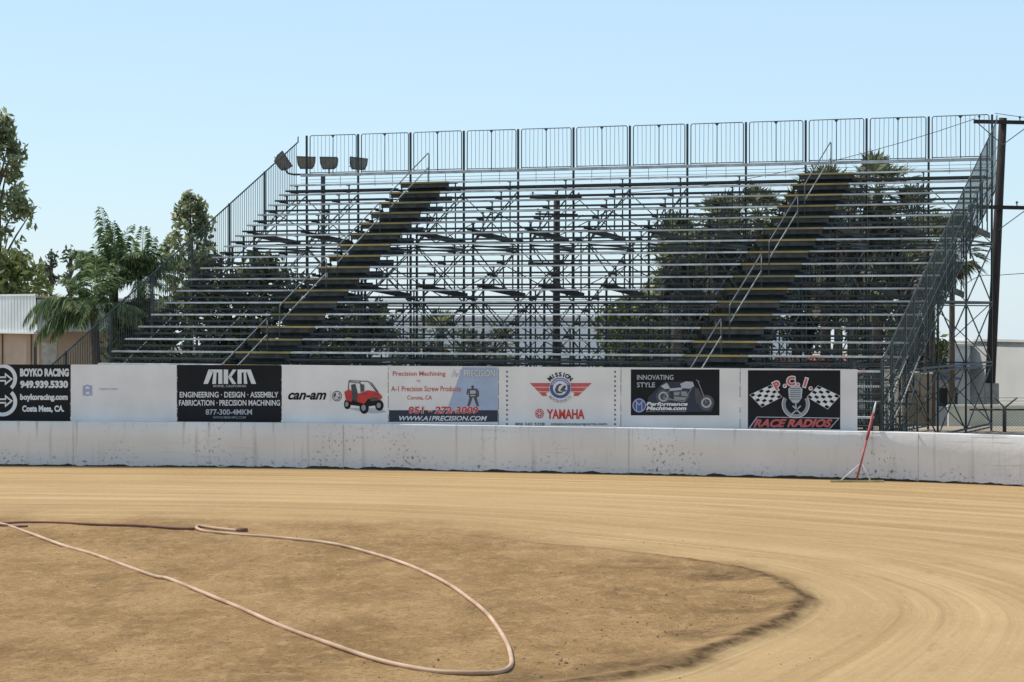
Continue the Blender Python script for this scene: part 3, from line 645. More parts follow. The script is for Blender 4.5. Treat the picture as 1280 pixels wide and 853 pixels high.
# side guards
def side_guard(u0, ka, kb, side):
    step = 3.2; k = kb
    m_ = MB(); m_.tube([(u0,dk(ka),zk(ka)+1.07),(u0,dk(kb),zk(kb)+1.07),(u0,dk(17),9.0)], .022, 6); m_.build('side_rail', M['galv'] if side == 'R' else M['steel2'], gs)
    while k > ka+.1:
        k2 = max(ka, k-step); m_ = MB(); zb = -.72 if side == 'L' else -.82
        m_.bar((u0,dk(k2),max(0,zk(k2)-.75)), (u0,dk(k2),zk(k2)+1.1), .055)
        m_.bar((u0,dk(k2),max(.1,zk(k2)+zb)), (u0,dk(k),max(.1,zk(k)+zb)), .03)
        if side == 'R':
            for q_ in (.35,.0,-.3,-.62): m_.bar((u0+.02,dk(k2),max(.1,zk(k2)+q_)), (u0+.02,dk(k),max(.1,zk(k)+q_)), .012)
            m_.bar((u0,dk(k2)+.9,max(.1,zk(k2)-.75)), (u0,dk(k2)+.9,zk(k2)+1.5), .04)
        n = int((k-k2)*T/(.115 if side == 'L' else .11))
        for q_ in range(1, n):
            kk = k2+(k-k2)*q_/n; m_.bar((u0,dk(kk),max(.1,zk(kk)+zb)), (u0,dk(kk),zk(kk)+1.05), .013)
        m_.build('side_guard_panel', M['steel2'], gs); k = k2
side_guard(-.31, -4.6, 17, 'L'); side_guard(UR+.10, -2.4, 17, 'R')
# centre handrails of the two stairways, in four lengths each
for A in (A1+.95, A2+.95):
    for ka in (-3, 2, 7, 12):
        kb = ka+4; m_ = MB()
        hr = .92; m_.tube([(A,dk(ka),zk(ka)-.15),(A,dk(ka),zk(ka)+hr-.06),(A,dk(ka)+.05,zk(ka)+hr),(A,dk(kb)-.05,zk(kb)+hr-.03),(A,dk(kb),zk(kb)+hr-.06),(A,dk(kb),zk(kb)-.15)], .018, 8); hh = m_.build('stair_handrail', M['rail'], gs)
        m_ = MB(); m_.tube([(A,dk(ka)+.02,zk(ka)+.45),(A,dk(kb)-.02,zk(kb)+.45)], .019, 8); m_.build('lower_rail', M['rail_lo'], hh)
# mesh gate and toe board closing the foot of the right end
m_ = MB(); yg = dk(-2.4)-.02
for x_ in (UR-.55, UR+.1, UR+.95): m_.bar((x_,yg,.02), (x_,yg,2.25 if x_ < UR+.5 else 1.3), .05)
for zz in (.3,.75,1.25,1.9): m_.bar((UR-.55,yg,zz), (UR+(.95 if zz < 1.3 else .1),yg,zz), .035)
x_ = UR-.5
while x_ < UR+.95:
    m_.bar((x_,yg,.3), (x_,yg,1.9 if x_ < UR+.1 else 1.25), .012); x_ += .055
zz = .4
while zz < 1.9:
    m_.bar((UR-.55,yg,zz), (UR+(.1 if zz > 1.25 else .95),yg,zz), .010); zz += .09
m_.build('end_gate', M['steel2'], gs)
m_ = MB(); m_.box((UR-.1,yg-.12,.22), (UR+1.0,yg-.08,.44)); m_.build('toe_board', M['riser'], gs)
for du in (.12, .42):
    m_ = MB(); m_.tube([(UR+du,yg+.1,.3),(UR+du,yg+.1,.9),(UR+du,yg+2.6,2.3),(UR+du,yg+2.6,1.3)], .022, 6); m_.tube([(UR+du,yg+.1,.5),(UR+du,yg+2.6,1.85)], .014, 6); m_.build('entry_handrail', M['galv'], gs)
for k in range(5):
    m_ = MB(); m_.box((UR+.12,yg+.3+k*.5,.3+k*.28), (UR+.42,yg+.62+k*.5,.34+k*.28)); m_.build('entry_step', M['steel'], gs)

# ------------------------------------------------------------------ floodlight pole on the left, behind the top rows
YL = 78.3
base = at(404, 400, YL); base.z = -1.2
t = thing('floodlight_pole', 'steel pole with four boxy floodlights on a crossbar behind the upper left rows', 'light pole', base)
sL = YL/F
m_ = MB(); m_.tube([(0,0,0),(0,0,9.0)], .075, 10); m_.build('pole', M['steel2'], t)
zb = H+(HOR-218.5)*sL+1.2
m_ = MB(); m_.tube([((352-404)*sL,0,zb+.33),((356-404)*sL,0,zb+.2),((360-404)*sL,0,zb+.04),((367-404)*sL,0,zb),((452-404)*sL,0,zb-.01)], .032, 8); m_.build('crossbar', M['steel2'], t)
def flood(px, tilt, yaw, d):
    w, h_ = .60*d, .44; pts0 = [(-.20,-.05,-.2),(.20,-.05,-.2),(.29,-.05,-.02),(.31,-.05,.20),(-.31,-.05,.22),(-.29,-.05,-.02)]
    m_ = MB(); n = len(pts0)
    fr_ = [Vector(p) for p in pts0]; bk_ = [Vector((p[0]*.7, .28, p[2]*.7)) for p in pts0]
    m_.face([tuple(p) for p in fr_]); m_.face([tuple(p) for p in reversed(bk_)])
    for i in range(n): m_.face([fr_[i], bk_[i], bk_[(i+1)%n], fr_[(i+1)%n]])
    for q_ in (-.1,.03,.14): m_.box((-.28,.05,q_), (.28,.08,q_+.02))
    return m_.mesh()
for px, py, ti, ya in ((353,203,.9,.5),(383,204,.0,.1),(411.5,204.5,.0,-.3),(448,205.5,.06,.35)):
    me_ = flood(px, 0, 0, 1); o = link('floodlight', me_, M['lamp'], t)
    o.location = ((px-404)*sL, 0, H+(HOR-py)*sL+1.2); o.rotation_euler = (random.uniform(-.2,.1), ti, ya)
    gl = MB(); gl.poly([(-.16,-.15),(.16,-.15),(.25,0),(.27,.16),(-.27,.16),(-.25,0)], -.055); gl.build('lamp_glass', M['lampglass'], o)
    if ti < .5:
        br = MB(); br.tube([((px-404)*sL,0,zb),((px-404)*sL,0,zb+.2)], .03, 6); br.build('lamp_bracket', M['steel2'], t)

# ------------------------------------------------------------------ utility poles
def utility(px_top, py_top, px_bot, Y_, r, arms, label, extra=None):
    zb_ = -1.2; top = at(px_top, py_top, Y_); bot = Vector(((px_bot-640)/F*Y_, Y_, zb_))
    t = thing('utility_pole', label, 'utility pole', bot)
    m_ = MB(); m_.tube([(0,0,0), tuple((top-bot)*.5), tuple(top-bot)], [r*1.15, r, r*.85], 12); m_.build('pole', M['pole'], t)
    for (x0_, x1_, y_, w) in arms:
        a_, b_ = at(x0_, y_, Y_)-bot, at(x1_, y_+(x1_-x0_)*.02, Y_)-bot
        m_ = MB(); m_.bar(a_+Vector((0,-r-.06,0)), b_+Vector((0,-r-.06,0)), .10, .13*w); arm = m_.build('crossarm', M['pole'], t)
        m_ = MB()
        for f_ in (.06,.5,.94):
            p = a_.lerp(b_, f_)+Vector((0,-r-.06,0)); m_.tube([p+Vector((0,0,.07)),p+Vector((0,0,.14)),p+Vector((0,0,.16)),p+Vector((0,0,.22))], [.02,.02,.05,.03], 8)
        m_.build('insulator', M['lamp'], arm)
        if x1_-x0_ > 50:
            c_ = a_.lerp(b_, .62); m_ = MB(); xm = (top-bot)*((a_.z-.8)/(top-bot).z)
            m_.bar(Vector((xm.x,-r-.02,xm.z)), Vector((xm.x+1.05,-r-.06,a_.z-.03)), .03); m_.build('arm_brace', M['galv'], t)
            if y_ < 200:
                m_ = MB(); m_.bar(Vector((xm.x,-r-.02,xm.z)), Vector((xm.x-.9,-r-.06,a_.z-.03)), .03); m_.build('arm_brace', M['galv'], t)
    return t
tp = utility(1253, 148, 1234.5, 84, .165, [(1215,1330,153,1),(1208,1330,259,1)], 'tall dark wooden utility pole rising at the right end of the grandstand')
m_ = MB(); m_.box((-.16,-.5,1.0), (.30,-.2,2.1)); m_.build('meter_box', mat('grey_meter_box', (.22,.21,.20), .5, .2), tp)
utility(696, 245, 695, 97, .15, [(662,727,247,1),(669,722,268,.6),(660,728,330,1)], 'dark wooden utility pole seen through the middle of the grandstand')
def wire(a_, b_, sag, label):
    n = 14; pts = []
    for i in range(n+1):
        f_ = i/n; p = a_.lerp(b_, f_); p.z -= sag*4*f_*(1-f_); pts.append(p)
    m_ = MB(); m_.tube(pts, .012, 5); o = m_.build('overhead_wire', M['wire']); tag(o, label, 'wire', 'overhead wires on the utility poles')
wire(at(1218,149,83.8), at(662,243,96.8), .8, 'thin overhead wire running left from the tip of the upper crossarm')
wire(at(1243,142,83.8), at(1480,150,80), .2, 'thin overhead wire leaving the top of the right pole to the right')
wire(at(1209,354,74), at(1240,345,84), -.1, 'short slack wire from the stand frame to the right pole')
wire(at(1240,345,84), at(1470,358,84), -.25, 'low overhead wire leaving the right pole to the right')
wire(at(1230,252,83.7), at(726,326,96.8), .9, 'lower overhead wire running left behind the grandstand rows')

# ------------------------------------------------------------------ foliage
def quads(cent, size, nrm=None, elong=1.6):
    n = len(cent); d = RNG.normal(size=(n,3)); d /= np.linalg.norm(d,axis=1)[:,None]
    e = RNG.normal(size=(n,3)); e -= (e*d).sum(1)[:,None]*d; e /= np.linalg.norm(e,axis=1)[:,None]
    sz = size*RNG.uniform(.6,1.35,n)[:,None]
    a_ = d*sz*elong*.5; b_ = e*sz*.5
    V = np.stack([cent-a_, cent+b_*.9, cent+a_, cent-b_*.9], 1).reshape(-1,3)
    return V, np.arange(n*4).reshape(-1,4)
def clump_points(clumps, dens):
    out = []
    for (c, r) in clumps:
        r = np.array(r); n = max(8, int(dens*r[0]*r[1]*r[2]*4)); p = RNG.normal(size=(n,3)); p /= np.linalg.norm(p,axis=1)[:,None]
        p *= (RNG.random(n)**.45)[:,None]; out.append(np.array(c)+p*r)
    return np.concatenate(out)
def tree(name, px, Y_, top_py, base_z, w_px, matn, label, crown_h, dens=60, leaf=.16, nclump=26, group=None, trunk=True, droop=0, rel=(.22,.34), lean=0, cat='tree', seed=0):
    random.seed(seed+int(px)); k = Y_/F; ztop = H+(HOR-top_py)*k; X_ = (px-640)*k; w = w_px*k/2
    t = thing(name, label, cat, (X_, Y_, base_z), 0, group); hz = ztop-base_z; zc = hz-crown_h/2; cl = []
    for i in range(nclump):
        th = random.random()*2*math.pi; q_ = random.uniform(-1,1); rr = math.sqrt(max(0,1-q_*q_))*random.uniform(.45,.95)
        wloc = w*(1 if q_ < .2 else 1-.3*q_)
        c = (math.cos(th)*rr*wloc+lean*q_*w, math.sin(th)*rr*wloc*.8, zc+q_*crown_h*.42)
        s_ = random.uniform(*rel)*w*1.3; cl.append((c, (s_, s_, s_*random.uniform(.7,1.1)*(1+droop))))
    if trunk:
        m_ = MB(); m_.tube([(0,0,0),(lean*.05,0,zc*.5),(0,.05,zc),(lean*w*.4,0,hz-crown_h*.15)], [w*.09+.05,w*.075+.04,w*.05+.03,.02], 8)
        for i, (c, r) in enumerate(cl[:14]):
            z_ = max(.3, c[2]-random.uniform(.4,1.0)*crown_h*.35); m_.tube([(0,0,min(z_, hz*.8)), ((c[0])*.5, c[1]*.5, (z_+c[2])/2+.1), c], [.05,.035,.012], 5)
        m_.build('trunk', M['trunk'], t)
    P_ = clump_points(cl, dens); V, Fc = quads(P_, leaf, elong=2.3)
    if droop: pass
    link('crown', mesh_np(V, Fc), M[matn], t); return t

def frond_mesh(parts_out, base, direc, length, droop, leaflet, n=26, width=.042, hang=.5):
    """pinnate frond: rachis arc with hanging leaflets"""
    V, Fc = parts_out; d = Vector(direc).normalized(); p = Vector(base); seg = length/n; side = d.cross(Vector((0,0,1)))
    if side.length < .05: side = Vector((1,0,0))
    side.normalize()
    for i in range(n):
        f_ = i/n; d2 = (d+Vector((0,0,-droop*seg*(1+f_*1.2)))).normalized(); q_ = p+d2*seg
        w = .022*(1-f_)+.006; k = len(V); V += [tuple(p-side*w), tuple(p+side*w), tuple(q_+side*w*.9), tuple(q_-side*w*.9)]; Fc.append((k,k+1,k+2,k+3))
        if f_ > .12:
            L_ = leaflet*(math.sin(math.pi*min(1,f_*.85+.12))**.6)
            for sg in (-1, 1):
                for rep in range(2):
                    dr = (side*sg*random.uniform(.5,1)+d2*random.uniform(.3,.8)+Vector((0,0,-hang*random.uniform(.6,1.5)+.15))).normalized()
                    a_ = p.lerp(q_, rep*.5); mid_ = a_+dr*L_*.55+Vector((0,0,.02)); e_ = a_+dr*L_+Vector((0,0,-hang*L_*.35))
                    ww = Vector(d2)*width*.6; k = len(V)
                    V += [tuple(a_-ww*.5), tuple(mid_-ww), tuple(e_), tuple(mid_+ww)]; Fc.append((k,k+1,k+2,k+3))
        p, d = q_, d2
def feather_palm(px, Y_, crown_py, label, nf=18, length=2.6, dirs=None, r=.16, seed=1, leaflet=.55, base=-1.2, tr=True):
    random.seed(seed); k = Y_/F; zc = H+(HOR-crown_py)*k; t = thing('feather_palm', label, 'palm tree', ((px-640)*k, Y_, base), 0, 'palms behind the left end of the grandstand')
    m_ = MB(); hz = zc-base; m_.tube([(0,0,0),(.05,0,hz*.5),(0,0,hz)], [r*1.2,r,r*.8], 10); m_.build('trunk', M['palmtrunk'], t)
    V, Fc = [], []
    for i in range(nf):
        az = i*2.399+random.uniform(-.3,.3); el = math.radians(random.uniform(5,75) if i > 3 else random.uniform(70,88))
        frond_mesh((V,Fc), (0,0,hz), (math.cos(az)*math.cos(el), math.sin(az)*math.cos(el), math.sin(el)), length*random.uniform(.8,1.1), random.uniform(.45,.75) if i > 2 else .12, leaflet)
    for (dx, dz, ln, dr) in (dirs or []):
        frond_mesh((V,Fc), (0,0,hz), (dx, random.uniform(-.3,.1), dz), ln, dr, leaflet*1.25, hang=.9)
    link('crown', mesh_np(V, Fc), M['frond'], t); return t

def fan_palm(px, Y_, top_py, label, R=1.5, skirt=2.2, nf=46, seed=0, r=.2, base=-1.2, lean=0, group='fan palms behind the right half of the grandstand'):
    random.seed(seed); k = Y_/F; zt = H+(HOR-top_py)*k; zc = zt-R*.95; hz = zc-base
    t = thing('fan_palm', label, 'palm tree', ((px-640)*k, Y_, base), 0, group)
    m_ = MB(); m_.tube([(-lean,0,0),(-lean*.4,0,hz*.5),(0,0,hz)], [r*1.15,r,r*.9], 10); m_.build('trunk', M['palmtrunk'], t)
    def fan(V, Fc, c, d, size, nseg=13, spread=1.25, fold=.25):
        d = Vector(d).normalized(); side = d.cross(Vector((0,0,1)))
        if side.length < .05: side = Vector((1,0,0))
        side.normalize(); upv = side.cross(d)
        for s_ in range(nseg):
            a_ = (s_/(nseg-1)-.5)*2*spread; dr = (d*math.cos(a_)+side*math.sin(a_)+upv*fold*abs(math.sin(a_))).normalized()
            L_ = size*(1-.22*abs(a_)/spread)*random.uniform(.85,1.1); tip_ = c+dr*L_+Vector((0,0,-L_*.28*random.random())); mid_ = c+dr*L_*.6
            ww = (side*math.cos(a_)-d*math.sin(a_))*size*.055; kk = len(V)
            V += [tuple(c), tuple(mid_-ww), tuple(tip_), tuple(mid_+ww)]; Fc.append((kk,kk+1,kk+2,kk+3))
    V, Fc = [], []
    for i in range(nf):
        az = i*2.399+random.uniform(-.2,.2); el = math.radians(-28+ (i/nf)*112+random.uniform(-8,8))
        d = Vector((math.cos(az)*math.cos(el), math.sin(az)*math.cos(el), math.sin(el))); pet = R*random.uniform(.42,.62)
        c = Vector((0,0,hz))+d*pet; w = Vector((-d.y,d.x,0))
        if w.length > .01: w = w.normalized()*.02
        kk = len(V); V += [(-w.x,-w.y,hz), (w.x,w.y,hz), tuple(c+w), tuple(c-w)]; Fc.append((kk,kk+1,kk+2,kk+3))
        fan(V, Fc, c, d+Vector((0,0,-.15)), R*random.uniform(.42,.6))
    link('crown', mesh_np(V, Fc), M['fan'], t)
    if skirt:
        V, Fc = [], []
        for i in range(int(skirt*46)):
            az = random.random()*6.283; z_ = hz-random.random()**.8*skirt; f_ = (hz-z_)/skirt
            d = Vector((math.cos(az), math.sin(az), -1.3-random.random()*1.6)).normalized(); c = Vector((math.cos(az)*r, math.sin(az)*r, z_))+d*random.uniform(.05,.5)
            fan(V, Fc, c, d, (.75-.25*f_)*random.uniform(.7,1.1), 8, .8, .1)
        link('dry_skirt', mesh_np(V, Fc), M['dead'], t)
    return t

# left side
tree('eucalyptus_tree', -2, 92, 120, -1.2, 96, 'euc', 'tall eucalyptus tree cut by the left edge of the picture', 9.2, 190, .14, 210, rel=(.09,.22), cat='tree', seed=3)
tree('eucalyptus_tree', 238, 96, 232, -1.2, 76, 'euc', 'rounded eucalyptus tree behind the left end of the grandstand', 5.4, 230, .13, 170, rel=(.09,.22), seed=9)
tree('leafy_tree', 14, 84, 322, -1.2, 110, 'yel', 'yellow green bushy tree above the white corrugated building', 2.6, 100, .15, 26, rel=(.25,.4), seed=5)
tree('young_tree', 88, 110, 305, -1.2, 24, 'gry', 'small thin tree standing left of the feather palms', 2.6, 260, .12, 14, rel=(.35,.55), seed=2, group='thin trees in the gap')
tree('young_tree', 64, 112, 310, -1.2, 22, 'gry', 'thin pale tree next to the eucalyptus on the left', 2.4, 260, .12, 14, rel=(.35,.55), seed=4, group='thin trees in the gap')
feather_palm(118, 75, 386, 'feather palm with long arching fronds hanging over the corrugated building', 18, 1.8, [(-1,1.0,2.7,.58),(-1,.85,2.5,.62),(-1,.18,2.2,.46),(-1,.30,2.3,.55),(-1,.05,1.7,.6),(-.8,1.0,1.9,.9),(1,.6,1.8,.7)], seed=4, leaflet=.5)
feather_palm(142, 77, 338, 'taller feather palm with a spear frond pointing up', 24, 1.6, [(1,1.3,2.0,.85),(1,1.0,1.9,.9),(.9,1.6,1.7,.8),(-.7,1,1.6,.6),(-.9,.5,1.5,.7),(-.15,1,2.1,.02)], seed=8, leaflet=.42)
feather_palm(176, 77, 352, 'feather palm closest to the left guard rail of the grandstand', 17, 1.7, [(.6,1,1.8,.5)], seed=12, leaflet=.42)
random.seed(5)
_u = ['dark round shrub behind the lowest left rows','dark shrub under the taller feather palm','dense dark shrub left of the floodlight pole','dark shrub directly behind the left stairway','tall dark shrub behind the left guard rail','dark bush beyond the foot of the left stairway']
for i, (px, top, w, Y_) in enumerate(((168,372,80,76.5),(196,345,74,79.5),(262,300,100,92),(330,318,110,93),(400,345,90,92),(455,372,80,94))):
    tree('shrub', px, Y_, top, -1.2, w, 'dk', ['dark shrub beside the corrugated building under the feather palms','tall dark shrub behind the left guard rail','dense dark shrub below the rounded eucalyptus','dark shrub behind the rows left of the left stairway','dark shrub directly behind the left stairway','low dark bush just right of the left stairway'][i], (H+(HOR-top)*Y_/F+1.2)*.95, 60, .17, 26, 'dark shrubs behind the left of the grandstand', True, 0, (.3,.5), 0, 'shrub', i)
# seen through the middle
fan_palm(548, 92, 384, 'low fan palm seen through the rows left of centre', 1.3, 1.0, 30, seed=21, group='low fan palms behind the middle')
fan_palm(628, 94, 402, 'small fan palm near the foot of the middle utility pole', 1.2, .8, 26, seed=22, group='low fan palms behind the middle')
tree('leafy_tree', 500, 98, 396, -1.2, 60, 'gry', 'grey green bush behind the rows right of the left stairway', 2.6, 60, .15, 18, seed=14, rel=(.25,.45))
tree('leafy_tree', 590, 108, 412, -1.2, 70, 'gry', 'low grey green bush far behind the centre rows', 2.2, 60, .15, 18, seed=15, rel=(.25,.45))
tree('leafy_tree', 772, 92, 378, -1.2, 72, 'yel', 'bushy olive tree low behind the rows right of centre', 3.6, 60, .15, 26, seed=16, rel=(.28,.45))
tree('leafy_tree', 846, 97, 318, -1.2, 84, 'yel', 'yellow green tree among the fan palms', 5.0, 45, .16, 30, seed=17, rel=(.22,.40))
tree('leafy_tree', 920, 99, 330, -1.2, 80, 'dk', 'dark leafy tree between the fan palms behind the right half', 5.2, 55, .17, 30, seed=18, rel=(.25,.42))
tree('leafy_tree', 1140, 93, 400, -1.2, 80, 'yel', 'low yellow green bush behind the right end rows', 2.2, 60, .15, 20, seed=19, rel=(.3,.5))
for i, (px, top, Y_, w_, ch, mt) in enumerate(((858,282,98,110,6.0,'euc'),(905,246,97,90,4.6,'dk'),(958,262,99,100,5.4,'euc'),(1048,236,96,84,5.2,'dk'),(1086,262,91,96,5.6,'euc'),(1128,268,88,84,5.0,'euc'),(800,372,95,90,3.2,'euc'),(1010,300,95,80,4.5,'dk'))):
    tree('leafy_tree', px, Y_, top, -1.2, w_, mt, ['grey green leafy tree at the left end of the palm clump','dark leafy tree under the left palm crowns','grey green tree left of the right stairway among the palms','dark leafy tree right beside the top of the right stairway','grey green tree below the tallest palm','grey green tree at the right end of the palm clump','low grey green tree left of the palm clump','dark leafy tree hidden behind the right stairway'][i], ch, 110, .15, 40, seed=60+i, rel=(.22,.40), cat='tree', group='leafy trees mixed with the fan palms')
for i, (px, top, Y_, R_, sk) in enumerate(((846,262,90,1.5,1.8),(900,236,93,1.5,2.6),(948,228,91,1.5,2.4),(996,238,95,1.4,2.4),(1032,203,92,1.7,3.6),(1097,190,88,1.65,3.8),(1066,232,90,1.4,3.0),(1140,228,87,1.35,2.4),(1162,262,85,1.2,1.6),(1190,262,82,1.5,.6),(872,300,96,1.4,2.0))):
    fan_palm(px, Y_, top, ['fan palm at the left end of the palm clump','fan palm second from the left in the clump','fan palm in the middle of the clump left of the right stairway','fan palm hidden behind the top of the right stairway','tall fan palm whose crown rises above the top row at the right stairway','tallest fan palm with a round crown against the top guard rail','fan palm standing between the two tallest palms','fan palm right of the tallest palm','shorter fan palm behind the upper right rows','fan palm whose fronds show right of the end guard rail','low shaggy fan palm under the left of the clump'][i], R_, sk, 44, seed=40+i, r=.10 if i == 9 else .20)

# ------------------------------------------------------------------ buildings
def part_box(name, m, parent, a_, b_): mm = MB(); mm.box(a_, b_); return mm.build(name, M[m], parent)
# corrugated building on the left: corner at px 46
YB = 79; cx = (46-640)/F*YB
t = thing('warehouse_building', 'white corrugated metal roofed building with a tan wall behind the left signs', 'building', (cx, YB, -1.2))
z1, z0 = H+(HOR-370)*YB/F+1.2, H+(HOR-415)*YB/F+1.2
dL = Vector((-.50, .62, 0)).normalized(); dR = Vector((.93,.37,0)).normalized()
nL = Vector((-dL.y, dL.x, 0)); nR = Vector((dR.y, -dR.x, 0))
if nL.y > 0: nL = -nL
m_ = MB()
def corrug(m_, p0, d, n, L_, z0_, z1_, dz=0, pitch=.22):
    k = int(L_/pitch)
    for i in range(k):
        a_ = p0+d*(i*pitch); b_ = p0+d*(i*pitch+pitch*.55); c_ = p0+d*((i+1)*pitch); o1 = n*.0; o2 = n*.035
        ea = dz*(i/k)
        m_.face([(a_+o2)+Vector((0,0,z0_+ea)), (b_+o2)+Vector((0,0,z0_+ea)), (b_+o2)+Vector((0,0,z1_+ea)), (a_+o2)+Vector((0,0,z1_+ea))])
        m_.face([(b_+o2)+Vector((0,0,z0_+ea)), (b_+d*.03)+Vector((0,0,z0_+ea)), (b_+d*.03)+Vector((0,0,z1_+ea)), (b_+o2)+Vector((0,0,z1_+ea))])
        m_.face([(b_+d*.03)+Vector((0,0,z0_+ea)), (c_-d*.03)+Vector((0,0,z0_+ea)), (c_-d*.03)+Vector((0,0,z1_+ea)), (b_+d*.03)+Vector((0,0,z1_+ea))])
        m_.face([(c_-d*.03)+Vector((0,0,z0_+ea)), (c_+o2)+Vector((0,0,z0_+ea)), (c_+o2)+Vector((0,0,z1_+ea)), (c_-d*.03)+Vector((0,0,z1_+ea))])
corrug(m_, Vector((0,0,0)), dL, nL, 9, z0, z1, -.0); m_.build('roof_fascia', M['corr'], t)
m_ = MB(); corrug(m_, Vector((0,0,0)), dR, nR, 4.4, z0, z1-.12, 0); m_.build('roof_fascia', M['corr_shade'], t)
m_ = MB(); m_.bar(dL*9+Vector((0,0,z0-.03)), Vector((0,0,z0-.03))+nL*.05, .12, .07); m_.bar(dL*9+Vector((0,0,z1+.03)), Vector((0,0,z1+.03)), .12, .06); m_.build('trim', M['corr'], t)
def wall_slab(m_, p0, d, n, L_, z0_, z1_, th=.1): 
    a_, b_ = p0, p0+d*L_; m_.face([a_+Vector((0,0,z0_)), b_+Vector((0,0,z0_)), b_+Vector((0,0,z1_)), a_+Vector((0,0,z1_))])
inset = Vector((0,.35,0))
m_ = MB(); wall_slab(m_, inset, dL, nL, 9, 0, z0+.05); wall_slab(m_, inset, dR, nR, 4.4, 0, z0+.05); m_.build('wall', M['tan'], t)
for q_ in (.55, 2.6, 4.8): 
    m_ = MB(); p = inset+dL*q_+nL*.08; m_.bar(p, p+Vector((0,0,z0)), .14); m_.build('pilaster', M['tan'], t)
for q_, w_, mm_, nm in ((.15,.18,'dark','window'),):
    p = inset+dL*q_+nL*.02; m2 = MB(); m2.face([p+Vector((0,0,.1)), p+dL*w_+Vector((0,0,.1)), p+dL*w_+Vector((0,0,z0-.35)), p+Vector((0,0,z0-.35))]); m2.build(nm, M[mm_], t)
p = inset+dR*.08+nR*.03; m2 = MB(); m2.face([p+Vector((0,0,.1)), p+dR*.5+Vector((0,0,.1)), p+dR*.5+Vector((0,0,z0-.35)), p+Vector((0,0,z0-.35))]); m2.build('door', M['door'], t)
m2 = MB(); rr = [Vector((0,0,z1)), dL*9+Vector((0,0,z1)), dL*9+dR*4.4+Vector((0,0,z1-.1)), dR*4.4+Vector((0,0,z1-.12))]; m2.face(rr); m2.build('roof', M['corr'], t)

# white stucco building on the right
t = thing('stucco_building', 'long white stucco building behind the right end of the grandstand', 'building', (0,0,-1.2))
A_ = Vector(((1150-640)/F*98, 98, 0)); B_ = Vector(((1345-640)/F*88, 88, 0)); d = (B_-A_).normalized(); n = Vector((d.y,-d.x,0)); zt = 3.4-38.5*92/F+1.2
if n.y > 0: n = -n
def slab(m_, a_, b_, off, z0_, z1_, th):
    a1, b1 = a_+n*off, b_+n*off; a2, b2 = a1-n*th, b1-n*th
    P = [a1,b1,b2,a2]; k = len(m_.v); m_.v += [tuple(p+Vector((0,0,z0_))) for p in P]+[tuple(p+Vector((0,0,z1_))) for p in P]
    m_.f += [(k,k+1,k+5,k+4),(k+1,k+2,k+6,k+5),(k+2,k+3,k+7,k+6),(k+3,k,k+4,k+7),(k+4,k+5,k+6,k+7)]
m_ = MB(); slab(m_, A_, B_, 0, 0, zt, 7); m_.build('wall', M['stucco'], t)
m_ = MB(); slab(m_, A_-d*.1, B_, .08, zt, zt+.10, .35); m_.build('parapet_cap', M['stucco'], t)
L_ = (B_-A_).length
for f0, f1, za, zb_ in ((.17,.30,.6,1.35),):
    m2 = MB(); slab(m2, A_+d*L_*f0, A_+d*L_*f1, .02, za, zb_, .05); w = m2.build('window', M['dark'], t)
    m2 = MB(); slab(m2, A_+d*(L_*f0-.1), A_+d*(L_*f1+.1), .06, za-.08, za-.004, .1); m2.build('window_sill', M['stucco'], w)
m2 = MB(); slab(m2, A_+d*L_*.02, A_+d*L_*.42, 1.3, 2.35, 2.45, 1.3); m2.build('canopy', mat('shade_blue_canopy', (.12,.17,.30), .6), t)  # bluish shade of the white wall put into the canopy's colour
m2 = MB()
for f_ in (.06,.17,.28,.38): slab(m2, A_+d*(L_*f_), A_+d*(L_*f_+.12), 1.25, 0, 2.34, .12)
m2.build('canopy_post', M['white'], t)
# the same building's near lobe with a cooler face turned from the sun
t = thing('low_white_annex', 'low white annex behind the frame bays at the far right', 'building', (0,0,-1.2))
C_ = at(1146, 430, 96); D_ = at(1214, 430, 94); C_.z = D_.z = 0; zt2 = H-(432-HOR)*95/F+1.2
m_ = MB(); m_.box((C_.x,94.2,0), (D_.x,99,zt2)); m_.build('wall', M['stucco'], t)
m_ = MB(); m_.box((C_.x-.1,94.05,zt2), (D_.x+.1,99,zt2+.09)); m_.build('parapet_cap', M['stucco'], t)
x0_ = (1174-640)/F*94; m_ = MB(); m_.box((x0_,94.15,.9), (x0_+.75,94.19,1.6)); m_.build('window', M['dark'], t)
m_ = MB(); m_.box((C_.x+.1,93.0,1.95), (D_.x-.6,94.19,2.05)); m_.build('canopy', bpy.data.materials['shade_blue_canopy'], t)
# cream block wall, fence, tan cabinet
t = thing('block_wall', 'low cream block wall behind the chain link fence at the far right', 'wall', (at(1186,400,74).x, 74, -1.2))
m_ = MB(); m_.box((0,0,0), (9,.2,1.2+H-(509-HOR)*74/F)); m_.build('wall_body', M['cream'], t)
m_ = MB(); m_.box((-.03,-.03,1.2+H-(509-HOR)*74/F), (9,.23,1.2+H-(506.5-HOR)*74/F)); m_.build('coping', M['cream'], t)
t = thing('chain_link_fence', 'chain link fence with angled barbed wire arms above the right end of the wall', 'fence', (at(1212,400,68.6).x, 68.6, -.03))
zt_ = H-(511-HOR)*68.6/F
m_ = MB(); m_.tube([(0,0,zt_),(7,0,zt_)], .028, 6); m_.build('top_rail', M['plank'], t)
for px in (1256, 1340):
    x_ = (px-640)/F*68.6-t.location.x; m_ = MB(); m_.tube([(x_,0,0),(x_,0,zt_+.08)], .055, 8); m_.tube([(x_,0,zt_+.05),(x_-.3,0,zt_+.36)], .022, 6); m_.tube([(x_,0,zt_+.05),(x_+.36,0,zt_+.34)], .022, 6); m_.build('fence_post', M['plank'], t)
m_ = MB()
for f_ in (.35,.65,.95):
    m_.tube([(0,0,zt_+.05+.3*f_),(7,0,zt_+.05+.3*f_)], .006, 4)
